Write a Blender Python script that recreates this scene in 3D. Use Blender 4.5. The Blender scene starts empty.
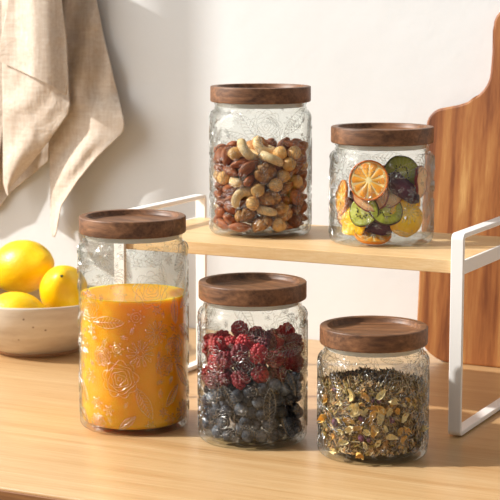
import bpy, bmesh, math, random
from math import pi, sin, cos, radians, atan, hypot, sqrt
from mathutils import Vector, Matrix, Euler, noise

scene = bpy.context.scene
COL = scene.collection
random.seed(7)

# ------------------------------------------------------------------ helpers
def mesh_obj(name, verts, faces, mat=None, parent=None, smooth=True, loc=(0, 0, 0)):
    me = bpy.data.meshes.new(name)
    me.from_pydata([tuple(v) for v in verts], [], faces)
    me.update()
    if smooth:
        for p in me.polygons:
            p.use_smooth = True
    o = bpy.data.objects.new(name, me)
    COL.objects.link(o)
    o.location = loc
    if parent is not None:
        o.parent = parent
    if mat is not None:
        me.materials.append(mat)
    return o

def bm_obj(name, bm, mat=None, parent=None, smooth=True, loc=(0, 0, 0)):
    me = bpy.data.meshes.new(name)
    bmesh.ops.recalc_face_normals(bm, faces=bm.faces[:])
    bm.to_mesh(me)
    bm.free()
    if smooth:
        for p in me.polygons:
            p.use_smooth = True
    o = bpy.data.objects.new(name, me)
    COL.objects.link(o)
    o.location = loc
    if parent is not None:
        o.parent = parent
    if mat is not None:
        me.materials.append(mat)
    return o

def tag(o, label, cat, group=None):
    o['label'] = label
    o['category'] = cat
    if group:
        o['group'] = group
    return o

def thing(name, label, cat, loc=(0, 0, 0), rotz=0.0, group=None):
    o = bpy.data.objects.new(name, None)
    o.empty_display_size = 0.02
    COL.objects.link(o)
    o.location = loc
    o.rotation_euler = (0, 0, rotz)
    return tag(o, label, cat, group)

def lathe(profile, n=96, closed=False):
    """profile: list of (r, z); poles allowed at r == 0."""
    verts, rings, faces = [], [], []
    for r, z in profile:
        if r < 1e-7:
            rings.append([len(verts)])
            verts.append((0, 0, z))
        else:
            b = len(verts)
            for k in range(n):
                a = 2 * pi * k / n
                verts.append((r * cos(a), r * sin(a), z))
            rings.append(list(range(b, b + n)))
    m = len(rings)
    pairs = [(i, (i + 1) % m) for i in range(m if closed else m - 1)]
    for i, j in pairs:
        A, B = rings[i], rings[j]
        for k in range(n):
            k2 = (k + 1) % n
            if len(A) == 1 and len(B) == 1:
                continue
            if len(A) == 1:
                faces.append((A[0], B[k2], B[k]))
            elif len(B) == 1:
                faces.append((A[k], A[k2], B[0]))
            else:
                faces.append((A[k], A[k2], B[k2], B[k]))
    return verts, faces

def arc(cx, cz, r, a0, a1, n):
    return [(cx + r * cos(radians(a0 + (a1 - a0) * i / n)), cz + r * sin(radians(a0 + (a1 - a0) * i / n))) for i in range(n + 1)]

def rounded_box(bm, x0, x1, y0, y1, z0, z1, bev=0.0, seg=2):
    vs = [bm.verts.new(p) for p in ((x0, y0, z0), (x1, y0, z0), (x1, y1, z0), (x0, y1, z0), (x0, y0, z1), (x1, y0, z1), (x1, y1, z1), (x0, y1, z1))]
    fs = [(0, 3, 2, 1), (4, 5, 6, 7), (0, 1, 5, 4), (1, 2, 6, 5), (2, 3, 7, 6), (3, 0, 4, 7)]
    F = [bm.faces.new([vs[i] for i in f]) for f in fs]
    if bev > 0:
        es = list({e for f in F for e in f.edges})
        bmesh.ops.bevel(bm, geom=es, offset=bev, segments=seg, profile=0.6, affect='EDGES')

# ------------------------------------------------------------------ materials
def S(h):
    h = h.lstrip('#')
    out = []
    for i in (0, 2, 4):
        c = int(h[i:i + 2], 16) / 255
        out.append(c / 12.92 if c <= 0.04045 else ((c + 0.055) / 1.055) ** 2.4)
    return (*out, 1.0)

class NT:
    def __init__(self, name):
        self.m = bpy.data.materials.new(name)
        self.m.use_nodes = True
        self.t = self.m.node_tree
        self.t.nodes.clear()
        self.out = self.n('ShaderNodeOutputMaterial')
    def n(self, typ, **kw):
        nd = self.t.nodes.new(typ)
        for k, v in kw.items():
            if k.startswith('i_'):
                key = k[2:].replace('_', ' ')
                nd.inputs[key].default_value = v
            else:
                setattr(nd, k, v)
        return nd
    def l(self, a, b):
        self.t.links.new(a, b)
    def ramp(self, fac, stops, interp='LINEAR'):
        r = self.n('ShaderNodeValToRGB')
        r.color_ramp.interpolation = interp
        e = r.color_ramp.elements
        while len(e) < len(stops):
            e.new(0.5)
        for el, (p, c) in zip(e, stops):
            el.position = p
            el.color = c if isinstance(c, tuple) else S(c)
        self.l(fac, r.inputs['Fac'])
        return r.outputs['Color']
    def coords(self, scale=(1, 1, 1), rot=(0, 0, 0), loc=(0, 0, 0), kind='Object'):
        tc = self.n('ShaderNodeTexCoord')
        mp = self.n('ShaderNodeMapping')
        mp.inputs['Scale'].default_value = scale
        mp.inputs['Rotation'].default_value = rot
        mp.inputs['Location'].default_value = loc
        self.l(tc.outputs[kind], mp.inputs['Vector'])
        return mp.outputs['Vector']
    def noise(self, vec, scale=5, detail=4, rough=0.55, dist=0.0):
        nd = self.n('ShaderNodeTexNoise')
        nd.inputs['Scale'].default_value = scale
        nd.inputs['Detail'].default_value = detail
        nd.inputs['Roughness'].default_value = rough
        nd.inputs['Distortion'].default_value = dist
        self.l(vec, nd.inputs['Vector'])
        return nd.outputs['Fac']
    def math(self, op, a, b=None, clamp=False):
        nd = self.n('ShaderNodeMath', operation=op, use_clamp=clamp)
        for i, v in enumerate((a, b)):
            if v is None:
                continue
            if isinstance(v, (int, float)):
                nd.inputs[i].default_value = v
            else:
                self.l(v, nd.inputs[i])
        return nd.outputs[0]
    def mixc(self, fac, a, b, mode='MIX'):
        nd = self.n('ShaderNodeMix', data_type='RGBA', blend_type=mode)
        for sock, v in ((nd.inputs['Factor'], fac), (nd.inputs['A'], a), (nd.inputs['B'], b)):
            pass
        def put(s, v):
            if isinstance(v, (int, float)):
                s.default_value = v
            elif isinstance(v, (tuple, str)):
                s.default_value = S(v) if isinstance(v, str) else v
            else:
                self.l(v, s)
        put(nd.inputs[0], fac); put(nd.inputs[6], a); put(nd.inputs[7], b)
        return nd.outputs[2]
    def bump(self, h, strength=0.3, dist=0.001):
        nd = self.n('ShaderNodeBump')
        nd.inputs['Strength'].default_value = strength
        nd.inputs['Distance'].default_value = dist
        self.l(h, nd.inputs['Height'])
        return nd.outputs['Normal']
    def principled(self, color, rough=0.5, normal=None, spec=0.5, **kw):
        p = self.n('ShaderNodeBsdfPrincipled')
        if isinstance(color, (tuple, str)):
            p.inputs['Base Color'].default_value = S(color) if isinstance(color, str) else color
        else:
            self.l(color, p.inputs['Base Color'])
        if isinstance(rough, (int, float)):
            p.inputs['Roughness'].default_value = rough
        else:
            self.l(rough, p.inputs['Roughness'])
        p.inputs['Specular IOR Level'].default_value = spec
        for k, v in kw.items():
            p.inputs[k.replace('_', ' ')].default_value = v
        if normal is not None:
            self.l(normal, p.inputs['Normal'])
        self.l(p.outputs[0], self.out.inputs['Surface'])
        return p

def wood(name, stops, stretch, scale, fine=8.0, rough=0.45, spec=0.4, ring=0.0, finemix=0.35, bump=0.25, pores='#3a2010'):
    """stretch: coordinate scale that makes the grain run along the small axis."""
    t = NT(name)
    v = t.coords(scale=stretch)
    big = t.noise(v, scale, 5, 0.6, 0.6)
    fin = t.noise(v, scale * fine, 4, 0.7, 0.2)
    mix = t.math('ADD', t.math('MULTIPLY', big, 1 - finemix), t.math('MULTIPLY', fin, finemix))
    if ring > 0:
        w = t.n('ShaderNodeTexWave', wave_type='BANDS', bands_direction='DIAGONAL')
        w.inputs['Scale'].default_value = scale * 0.9
        w.inputs['Distortion'].default_value = 5.0
        w.inputs['Detail'].default_value = 3.0
        w.inputs['Detail Scale'].default_value = 1.2
        t.l(v, w.inputs['Vector'])
        mix = t.math('ADD', t.math('MULTIPLY', mix, 1 - ring), t.math('MULTIPLY', w.outputs['Fac'], ring))
    c = t.ramp(mix, stops)
    v2 = t.coords(scale=tuple(s * (1.0 if s < 0.5 else 1.0) for s in stretch))
    po = t.noise(v2, scale * fine * 4, 2, 0.5)
    pm = t.ramp(po, [(0.60, (0, 0, 0, 1)), (0.72, (1, 1, 1, 1))])
    c = t.mixc(t.math('MULTIPLY', pm, 0.30), c, pores)
    t.principled(c, rough, t.bump(mix, bump, 0.0006), spec)
    return t.m

M = {}
M['counter'] = wood('pale_oak_counter', [(0.26, '#a2784a'), (0.42, '#c09868'), (0.56, '#cba87a'), (0.72, '#d6bb92')], (0.40, 15.0, 15.0), 3.6, 6, 0.30, 0.5, 0.0, 0.55, 0.12, '#7d532c')
M['counter_edge'] = M['counter']
M['shelf'] = wood('light_oak_shelf', [(0.28, '#d2a871'), (0.45, '#dcb682'), (0.6, '#e4c495'), (0.75, '#ead0a6')], (1.0, 10.0, 10.0), 6, 8, 0.42, 0.4, 0.0, 0.5, 0.12, '#b58a52')
M['walnut'] = wood('walnut', [(0.28, '#3c2519'), (0.43, '#60402a'), (0.56, '#82593c'), (0.74, '#a67a54')], (0.8, 7.0, 7.0), 12, 4, 0.46, 0.4, 0.0, 0.5, 0.2, '#2a150c')
M['acacia'] = wood('acacia', [(0.32, '#4c2612'), (0.43, '#794423'), (0.51, '#995f33'), (0.59, '#ab7542'), (0.69, '#d0a568')], (7.0, 7.0, 0.5), 5.0, 4, 0.42, 0.4, 0.0, 0.25, 0.15, '#5a2c14')

t = NT('white_plaster')
v = t.coords()
nz = t.noise(v, 3.0, 5, 0.6)
c = t.ramp(nz, [(0.3, '#d7d8d8'), (0.7, '#dedfe0')])
nb = t.noise(v, 26.0, 5, 0.6)
t.principled(c, 0.85, t.bump(nb, 0.18, 0.004), 0.2)
M['plaster'] = t.m

t = NT('white_powder_coat')
t.principled('#f3f1ee', 0.38, None, 0.5)
M['white_metal'] = t.m

t = NT('linen')
v = t.coords(scale=(1, 1, 1))
w1 = t.n('ShaderNodeTexWave', wave_type='BANDS', bands_direction='X'); w1.inputs['Scale'].default_value = 330; w1.inputs['Distortion'].default_value = 1.5
w2 = t.n('ShaderNodeTexWave', wave_type='BANDS', bands_direction='Z'); w2.inputs['Scale'].default_value = 330; w2.inputs['Distortion'].default_value = 1.5
t.l(v, w1.inputs['Vector']); t.l(v, w2.inputs['Vector'])
wv = t.math('MULTIPLY', w1.outputs['Fac'], w2.outputs['Fac'])
s1 = t.noise(t.coords(scale=(1, 1, 0.08)), 260, 3, 0.7)
s2 = t.noise(t.coords(scale=(0.08, 1, 1)), 260, 3, 0.7)
sl = t.math('MULTIPLY', t.math('ADD', s1, s2), 0.5)
c = t.ramp(sl, [(0.34, '#cdbaa8'), (0.5, '#dacab9'), (0.66, '#e6dacd')])
cr = t.noise(v, 22, 5, 0.6, 0.6)
h = t.math('ADD', t.math('MULTIPLY', sl, 0.35), t.math('MULTIPLY', cr, 2.0))
p = t.principled(c, 0.9, t.bump(h, 0.55, 0.004), 0.1)
p.inputs['Sheen Weight'].default_value = 0.15
tr = t.n('ShaderNodeBsdfTranslucent'); t.l(c, tr.inputs['Color'])
mx = t.n('ShaderNodeMixShader'); mx.inputs[0].default_value = 0.18
t.l(p.outputs[0], mx.inputs[1]); t.l(tr.outputs[0], mx.inputs[2]); t.l(mx.outputs[0], t.out.inputs['Surface'])
M['linen'] = t.m

t = NT('speckled_stoneware')
v = t.coords()
nz = t.noise(t.coords(scale=(1, 1, 5)), 14, 4, 0.6)
c = t.ramp(nz, [(0.3, '#bfae9b'), (0.5, '#cdc0ae'), (0.7, '#d8cdbd')])
vo = t.n('ShaderNodeTexVoronoi'); vo.inputs['Scale'].default_value = 95; t.l(v, vo.inputs['Vector'])
sp = t.ramp(vo.outputs['Distance'], [(0.08, (1, 1, 1, 1)), (0.16, (0, 0, 0, 1))])
pick = t.ramp(t.noise(v, 60, 1, 0.5), [(0.52, (0, 0, 0, 1)), (0.58, (1, 1, 1, 1))])
c = t.mixc(t.math('MULTIPLY', t.math('MULTIPLY', sp, pick), 0.8), c, '#6a4b34')
t.principled(c, 0.4, t.bump(nz, 0.2, 0.002), 0.4)
M['stoneware'] = t.m

t = NT('bare_clay')
t.principled('#b98f6c', 0.8, None, 0.2)
M['clay'] = t.m

t = NT('lemon_skin')
v = t.coords()
nz = t.noise(v, 25, 3, 0.5)
c = t.ramp(nz, [(0.3, '#efb800'), (0.55, '#f7cb0a'), (0.75, '#fad52a')])
dim = t.noise(v, 420, 2, 0.5)
p = t.principled(c, 0.36, t.bump(dim, 0.35, 0.0012), 0.45)
p.inputs['Subsurface Weight'].default_value = 0.25
p.inputs['Subsurface Radius'].default_value = (0.012, 0.008, 0.002)
p.inputs['Subsurface Scale'].default_value = 0.6
M['lemon'] = t.m
t = NT('lemon_stem'); t.principled('#4a4a22', 0.8); M['stem'] = t.m

def glass(name, clear, tint='#fdfefd', edge='#a9b5ad', rough=0.02, bumpy=0.0, spec=0.9, base=0.025, stops=((0.0, 0.0), (0.62, 0.03), (0.88, 0.35), (1.0, 1.0))):
    """Thin clear glass: straight-through light, Fresnel reflection, longer path (greener) where the wall is seen edge-on, and a share of true refraction."""
    t = NT(name)
    nrm = None
    lw = t.n('ShaderNodeLayerWeight'); lw.inputs['Blend'].default_value = 0.5
    fac = t.ramp(lw.outputs['Facing'], [(p_, (q_, q_, q_, 1)) for p_, q_ in stops])
    col = t.mixc(fac, tint, edge)
    tr = t.n('ShaderNodeBsdfTransparent'); t.l(col, tr.inputs['Color'])
    gl = t.n('ShaderNodeBsdfGlossy'); gl.inputs['Roughness'].default_value = rough + 0.02
    lw2 = t.n('ShaderNodeLayerWeight'); lw2.inputs['Blend'].default_value = 0.5
    if bumpy > 0:
        nrm = t.bump(t.noise(t.coords(), 75, 3, 0.5), bumpy, 0.003)
        t.l(nrm, gl.inputs['Normal']); t.l(nrm, lw2.inputs['Normal'])
    schlick = t.math('ADD', t.math('MULTIPLY', t.math('POWER', lw2.outputs['Facing'], 5.0), spec), base, clamp=True)
    m1 = t.n('ShaderNodeMixShader'); t.l(schlick, m1.inputs[0]); t.l(tr.outputs[0], m1.inputs[1]); t.l(gl.outputs[0], m1.inputs[2])
    last = m1
    if clear < 1:
        rf = t.n('ShaderNodeBsdfGlass'); rf.inputs['IOR'].default_value = 1.45; rf.inputs['Roughness'].default_value = rough
        t.l(col, rf.inputs['Color'])
        last = t.n('ShaderNodeMixShader'); last.inputs[0].default_value = clear; t.l(rf.outputs[0], last.inputs[1]); t.l(m1.outputs[0], last.inputs[2])
    t.l(last.outputs[0], t.out.inputs['Surface'])
    return t.m

M['glass'] = glass('clear_glass', 1.0, bumpy=0.08)
M['relief'] = glass('embossed_glass', 1.0, tint='#ffffff', edge='#b4bbb6', rough=0.09, spec=0.6, base=0.20, stops=((0.0, 0.0), (0.25, 0.12), (0.6, 0.7), (1.0, 1.0)))
t = NT('clear_silicone')
p = t.principled('#efe9de', 0.3, None, 0.5); p.inputs['Transmission Weight'].default_value = 0.3
M['silicone'] = t.m

# ------------------------------------------------------------------ camera
F_PX, HORIZON, VPX = 1715.0, -3.0, 1113.0
H = 0.42
pitch = atan((250 - HORIZON) / F_PX)
yaw = atan((VPX - 250) / hypot(F_PX, 250 - HORIZON))
cam_data = bpy.data.cameras.new('camera')
cam = bpy.data.objects.new('camera', cam_data)
COL.objects.link(cam)
cam.location = (0, 0, H)
cam.rotation_euler = (pi / 2 - pitch, 0, yaw)
cam_data.sensor_width = 36
cam_data.lens = F_PX / 500 * 36
cam_data.clip_start = 0.05
cam_data.dof.use_dof = True
cam_data.dof.focus_distance = 1.66
cam_data.dof.aperture_fstop = 20
scene.camera = cam
CAMP = Vector((0, 0, H))
FW = Vector((-sin(yaw) * cos(pitch), cos(yaw) * cos(pitch), -sin(pitch)))
RT = Vector((cos(yaw), sin(yaw), 0))
UP = RT.cross(FW)
def on_wall(x, y, Y):
    """where something seen in the photograph at (x, y) stands when it hangs at distance Y"""
    r = FW * F_PX + RT * (x - 250) + UP * (250 - y)
    return CAMP + r * (Y / r.y)

# ------------------------------------------------------------------ setting
WALL_Y = 1.905
bm = bmesh.new(); rounded_box(bm, -2.4, 0.9, WALL_Y, WALL_Y + 0.1, -0.9, 1.5)
o = bm_obj('wall_back', bm, M['plaster'], smooth=False); o['kind'] = 'structure'
bm = bmesh.new(); rounded_box(bm, -2.4, 0.9, -0.6, WALL_Y - 0.002, -0.95, -0.9)
o = bm_obj('floor', bm, M['plaster'], smooth=False); o['kind'] = 'structure'
bm = bmesh.new(); rounded_box(bm, -1.795, 0.8, 1.193, WALL_Y - 0.001, -0.04, 0.0, 0.0022, 3)
o = bm_obj('wooden_countertop', bm, M['counter'])
bm = bmesh.new(); rounded_box(bm, -1.794, 0.799, 1.1905, 1.1935, -0.040, -0.0024, 0.0006, 1)
M['counter_edge'] = wood('brown_oak_edge', [(0.3, '#6d4425'), (0.5, '#8a5a34'), (0.7, '#a3703f')], (0.55, 11.0, 11.0), 6, 5, 0.5, 0.3, 0.0, 0.5, 0.15, '#4a2c14')
fe = bm_obj('front_edge', bm, M['counter_edge'], o, smooth=False); fe['label'] = 'darker brown front edge strip'
tag(o, 'pale oak countertop under all the jars, running up to the plaster wall', 'countertop')

# unseen window wall on the sun's side: opening, added post shading the wall
XL = -1.8
bm = bmesh.new()
for y0, y1, z0, z1 in ((-0.6, 0.15, -0.9, 2.2), (0.15, WALL_Y, -0.9, 0.22), (0.15, WALL_Y, 1.75, 2.2), (1.86, WALL_Y, 0.22, 1.75)):
    rounded_box(bm, XL - 0.1, XL, y0, y1, z0, z1)
o = bm_obj('unseen_wall_left', bm, M['plaster'], smooth=False); o['kind'] = 'structure'
bm = bmesh.new()
for y0, y1, z0, z1 in ((0.15, 0.19, 0.22, 1.75), (1.478, 1.512, 0.22, 1.75), (1.82, 1.86, 0.22, 1.75), (0.15, 1.86, 0.22, 0.26), (0.15, 1.86, 1.71, 1.75)):
    rounded_box(bm, XL - 0.032, XL - 0.014, y0, y1, z0, z1)
o = bm_obj('unseen_window_frame', bm, M['white_metal'], smooth=False); o['kind'] = 'structure'

# ------------------------------------------------------------------ rack
rack = thing('shelf_rack', 'white metal rack with one light oak shelf, two storage jars on top', 'rack', (-0.7265, 1.526, 0))
RW, RD = 0.372, 0.185
bm = bmesh.new(); rounded_box(bm, -RW / 2 - 0.0015, RW / 2 + 0.0015, 0.0048, RD - 0.0048, 0.1592, 0.1722, 0.0008, 2)
bm_obj('shelf', bm, M['shelf'], rack, smooth=False)
def side_frame(x):
    """flat steel strip bent to a closed rounded rectangle, 11 mm wide, 3.5 mm thick"""
    w, th, rad = 0.0125, 0.0045, 0.006
    z0, z1, y0, y1 = 0.0015, 0.1985, 0.0, RD
    loop_o, loop_i = [], []
    def corner(cy, cz, a0, r):
        return [(cy + r * cos(radians(a0 + 90 * k / 6)), cz + r * sin(radians(a0 + 90 * k / 6))) for k in range(7)]
    for cy, cz, a0 in ((y1 - rad, z1 - rad, 0), (y0 + rad, z1 - rad, 90), (y0 + rad, z0 + rad, 180), (y1 - rad, z0 + rad, 270)):
        loop_o += corner(cy, cz, a0, rad)
        loop_i += corner(cy, cz, a0, max(rad - th, 0.0012))
    n = len(loop_o)
    verts = []
    # cross-section of the strip with tiny chamfers
    e = 0.0006
    sec = [(-w / 2 + e, 0), (w / 2 - e, 0), (w / 2, e / th), (w / 2, 1 - e / th), (w / 2 - e, 1), (-w / 2 + e, 1), (-w / 2, 1 - e / th), (-w / 2, e / th)]
    for (oy, oz), (iy, iz) in zip(loop_o, loop_i):
        for sx, f in sec:
            verts.append((x + sx, oy + (iy - oy) * f, oz + (iz - oz) * f))
    m = len(sec)
    faces = [(i * m + k, ((i + 1) % n) * m + k, ((i + 1) % n) * m + (k + 1) % m, i * m + (k + 1) % m) for i in range(n) for k in range(m)]
    f = mesh_obj('side_frame', verts, faces, M['white_metal'], rack, smooth=False)
    # cross bar that carries the shelf, and two small feet
    bm = bmesh.new(); s = 1 if x > 0 else -1
    xa, xb = sorted((x + s * (w / 2 - 0.0004), x + s * (w / 2 - 0.0042)))
    rounded_box(bm, xa, xb, 0.004, RD - 0.004, 0.1590, 0.1724, 0.0005, 1)
    bm_obj('cross_bar', bm, M['white_metal'], f, smooth=False)
    return f
side_frame(RW / 2); side_frame(-RW / 2)

# ------------------------------------------------------------------ cutting board
brd = thing('cutting_board', 'tall acacia cutting board with rounded shoulders and a handle leaning on the wall', 'cutting board', (-0.575, 1.846, 0.0))
hw = 0.129
out = []
out += arc(-hw + 0.045, 0.045, 0.045, 270, 180, 10)               # bottom corner
out += arc(-hw + 0.022, 0.273, 0.022, 180, 105, 8)                # shoulder
out += [(-0.092, 0.2985), (-0.080, 0.3025)]
cx, cz, rr = -0.089, 0.338, 0.0345                                # concave sweep up into the neck
out += [(cx + rr * cos(radians(a)), cz + rr * sin(radians(a))) for a in (-62, -50, -38, -26, -14, -4)]
out += [(-0.0537, 0.36), (-0.0537, 0.384)]
out += arc(-0.0322, 0.390, 0.0215, 180, 95, 8)
out += [(0.0, 0.4105)]
full = out + [(-x, z) for x, z in reversed(out[:-1])]
th = 0.02
bm = bmesh.new()
fr = [bm.verts.new((x, 0, z)) for x, z in full]
fc = bm.faces.new(fr)
r = bmesh.ops.extrude_face_region(bm, geom=[fc])
for v_ in [g for g in r['geom'] if isinstance(g, bmesh.types.BMVert)]:
    v_.co.y += th
es = [e for e in bm.edges if abs(e.verts[0].co.y - e.verts[1].co.y) < 1e-6]
bmesh.ops.bevel(bm, geom=es, offset=0.003, segments=3, profile=0.5, affect='EDGES')
body = bm_obj('board_body', bm, M['acacia'], brd, smooth=False)
brd.rotation_euler = (-radians(5.4), 0, 0)

# ------------------------------------------------------------------ jars
def jar_profile(R, hb, neckR, hn):
    """outer skin from the base centre up to the lip; hb = height of the shoulder top, hn = lip height"""
    rb = 0.0062
    pr = [(0.0, 0.0012), (R * 0.55, 0.0012), (R - rb - 0.004, 0.0008), (R - rb - 0.0012, 0.0)]
    pr += arc(R - rb, rb, rb, -88, 0, 8)
    for k in range(1, 10):
        pr.append((R - 0.0003 * sin(pi * k / 10), rb + (hb - 0.011 - rb) * k / 10))
    rs = 0.0095
    pr += arc(R - rs, hb - rs, rs, 0, 68, 8)
    pr += [(neckR + 0.0012, hb + 0.0006), (neckR + 0.0002, hb + 0.0022), (neckR, hb + 0.0035)]
    pr += [(neckR + 0.0012, hb + 0.0046), (neckR + 0.0012, hb + 0.006), (neckR, hb + 0.0072), (neckR, hn)]
    return pr

def jar_outer_radius(R, hb, z):
    rs = 0.0095
    if z > hb - rs:
        d = min(1.0, (z - (hb - rs)) / rs)
        return R - rs + rs * sqrt(max(0.0, 1 - d * d))
    rb = 0.0062
    if z < rb:
        d = (rb - z) / rb
        return R - rb + rb * sqrt(max(0.0, 1 - d * d))
    return R

# --- embossed garden pattern: raised lines laid on the glass
def wob(n, r, amp, lobes, ph=0.0, a0=0.0, a1=2 * pi):
    return [((r + amp * cos(lobes * (a0 + (a1 - a0) * k / n) + ph)) * cos(a0 + (a1 - a0) * k / n), (r + amp * cos(lobes * (a0 + (a1 - a0) * k / n) + ph)) * sin(a0 + (a1 - a0) * k / n)) for k in range(n + 1)]
def motif_rose(rnd, r):
    L = [wob(12, r * 0.12, 0, 1)]
    for f, lob in ((0.3, 3), (0.47, 4), (0.65, 5), (0.83, 6)):
        L.append(wob(26, r * f, r * 0.06, lob, rnd.uniform(0, 6)))
    n = 9
    for k in range(n):
        a = 2 * pi * k / n
        L.append([(r * (0.88 + 0.22 * sin(pi * q / 6)) * cos(a + 2 * pi / n * q / 6), r * (0.88 + 0.22 * sin(pi * q / 6)) * sin(a + 2 * pi / n * q / 6)) for q in range(7)])
    return L
def motif_daisy(rnd, r):
    L = [wob(12, r * 0.2, 0, 1), wob(14, r * 0.33, 0, 1)]
    n = 11
    for k in range(n):
        a = 2 * pi * k / n
        pts = []
        for q in range(9):
            s = q / 8
            wd = 0.11 * sin(pi * s) * r * 1.2
            rad_ = r * (0.36 + 0.62 * (1 - abs(2 * s - 1)))
            off = wd * (1 if s > 0.5 else -1) * 0.9
            pts.append((rad_ * cos(a) - off * sin(a), rad_ * sin(a) + off * cos(a)))
        L.append(pts)
    return L
def motif_leaf(rnd, r):
    L = []
    ln, wd = r * 1.25, r * 0.42
    up = [(-ln + 2 * ln * k / 12, wd * sin(pi * k / 12) ** 0.8) for k in range(13)]
    L += [up, [(x, -y) for x, y in up], [(-ln, 0), (ln * 0.9, 0)]]
    for k in range(1, 9):
        x = -ln + 2 * ln * k / 10
        w = wd * sin(pi * (k + 0.8) / 10.8) ** 0.8 * 0.85
        L.append([(x, 0), (x + r * 0.16, w * 0.6), (x + r * 0.22, w)])
        L.append([(x, 0), (x + r * 0.16, -w * 0.6), (x + r * 0.22, -w)])
    return L
def motif_fern(rnd, r):
    L = [[(-r * 1.1 + 2.2 * r * k / 8, 0.18 * r * sin(pi * k / 8)) for k in range(9)]]
    for k in range(8):
        x = -r + 2 * r * k / 8
        y = 0.18 * r * sin(pi * (k + 0.4) / 8)
        s = r * (0.62 - 0.045 * k)
        for d in (1, -1):
            L.append([(x, y), (x + s * 0.35, y + d * s * 0.55), (x + s * 0.8, y + d * s * 0.85)])
    return L
def motif_beads(rnd, r):
    L = []
    n = max(6, int(r / 0.0011))
    L.append(wob(12, r * 0.25, 0, 1))
    L.append(wob(18, r * 0.55, 0, 1))
    for k in range(n):
        a = 2 * pi * k / n
        cx_, cy_ = r * 0.85 * cos(a), r * 0.85 * sin(a)
        L.append([(cx_ + x, cy_ + y) for x, y in wob(6, 0.0007, 0, 1)])
    return L
def motif_sprig(rnd, r):
    return [[(-r, -r * 0.2), (0, 0.1 * r), (r, 0)], wob(9, r * 0.3, 0, 1), [(-r, 0.3 * r), (-0.2 * r, 0.5 * r), (0.6 * r, 0.45 * r)]]

def emboss(jar, R, hb, z0, z1, seed):
    rnd = random.Random(seed)
    per = 2 * pi * R
    placed = []
    lines = []
    kinds = [(motif_rose, 0.0150), (motif_leaf, 0.0155), (motif_daisy, 0.0125), (motif_fern, 0.0140), (motif_beads, 0.0080), (motif_leaf, 0.010), (motif_rose, 0.0095), (motif_fern, 0.009), (motif_sprig, 0.005), (motif_beads, 0.005), (motif_sprig, 0.004)]
    tries = [14, 40, 30, 60, 90, 160, 160, 160, 220, 300, 500]
    for (fn, r0), nt in zip(kinds, tries):
        for _ in range(nt):
            r = r0 * rnd.uniform(0.85, 1.15)
            u, v = rnd.uniform(0, per), rnd.uniform(z0 + r * 0.6, z1 - r * 0.6)
            ok = True
            for pu, pv, pr in placed:
                du = abs(u - pu); du = min(du, per - du)
                if hypot(du, v - pv) < (r + pr) * 0.97:
                    ok = False
                    break
            if not ok:
                continue
            placed.append((u, v, r))
            ang = rnd.uniform(0, 2 * pi)
            ca, sa = cos(ang), sin(ang)
            for ln in fn(rnd, r):
                lines.append([(u + x * ca - y * sa, v + x * sa + y * ca) for x, y in ln])
    verts, faces = [], []
    for raw in lines:
        ln = [raw[0]]
        for (xa, ya), (xb, yb) in zip(raw, raw[1:]):
            m_ = max(1, int(hypot(xb - xa, yb - ya) / 0.0025))
            ln += [(xa + (xb - xa) * k / m_, ya + (yb - ya) * k / m_) for k in range(1, m_ + 1)]
        b = len(verts)
        n = len(ln)
        hw_, ht = 0.00050, 0.00080
        for i, (u, v) in enumerate(ln):
            u0, v0 = ln[max(0, i - 1)]; u1, v1 = ln[min(n - 1, i + 1)]
            du, dv = u1 - u0, v1 - v0
            L_ = hypot(du, dv) or 1
            nu, nv = -dv / L_, du / L_
            for off, hh in ((-hw_, -0.0001), (-hw_ * 0.5, ht * 0.75), (hw_ * 0.5, ht * 0.75), (hw_, -0.0001)):
                uu, vv = u + nu * off, min(max(v + nv * off, 0.0015), hb - 0.002)
                rad_ = jar_outer_radius(R, hb, vv) + hh
                verts.append((rad_ * cos(uu / R), rad_ * sin(uu / R), vv))
        for i in range(n - 1):
            for k in range(3):
                a = b + i * 4 + k
                faces.append((a, a + 4, a + 5, a + 1))
    return mesh_obj('embossed_flowers', verts, faces, M['relief'], jar)

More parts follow.
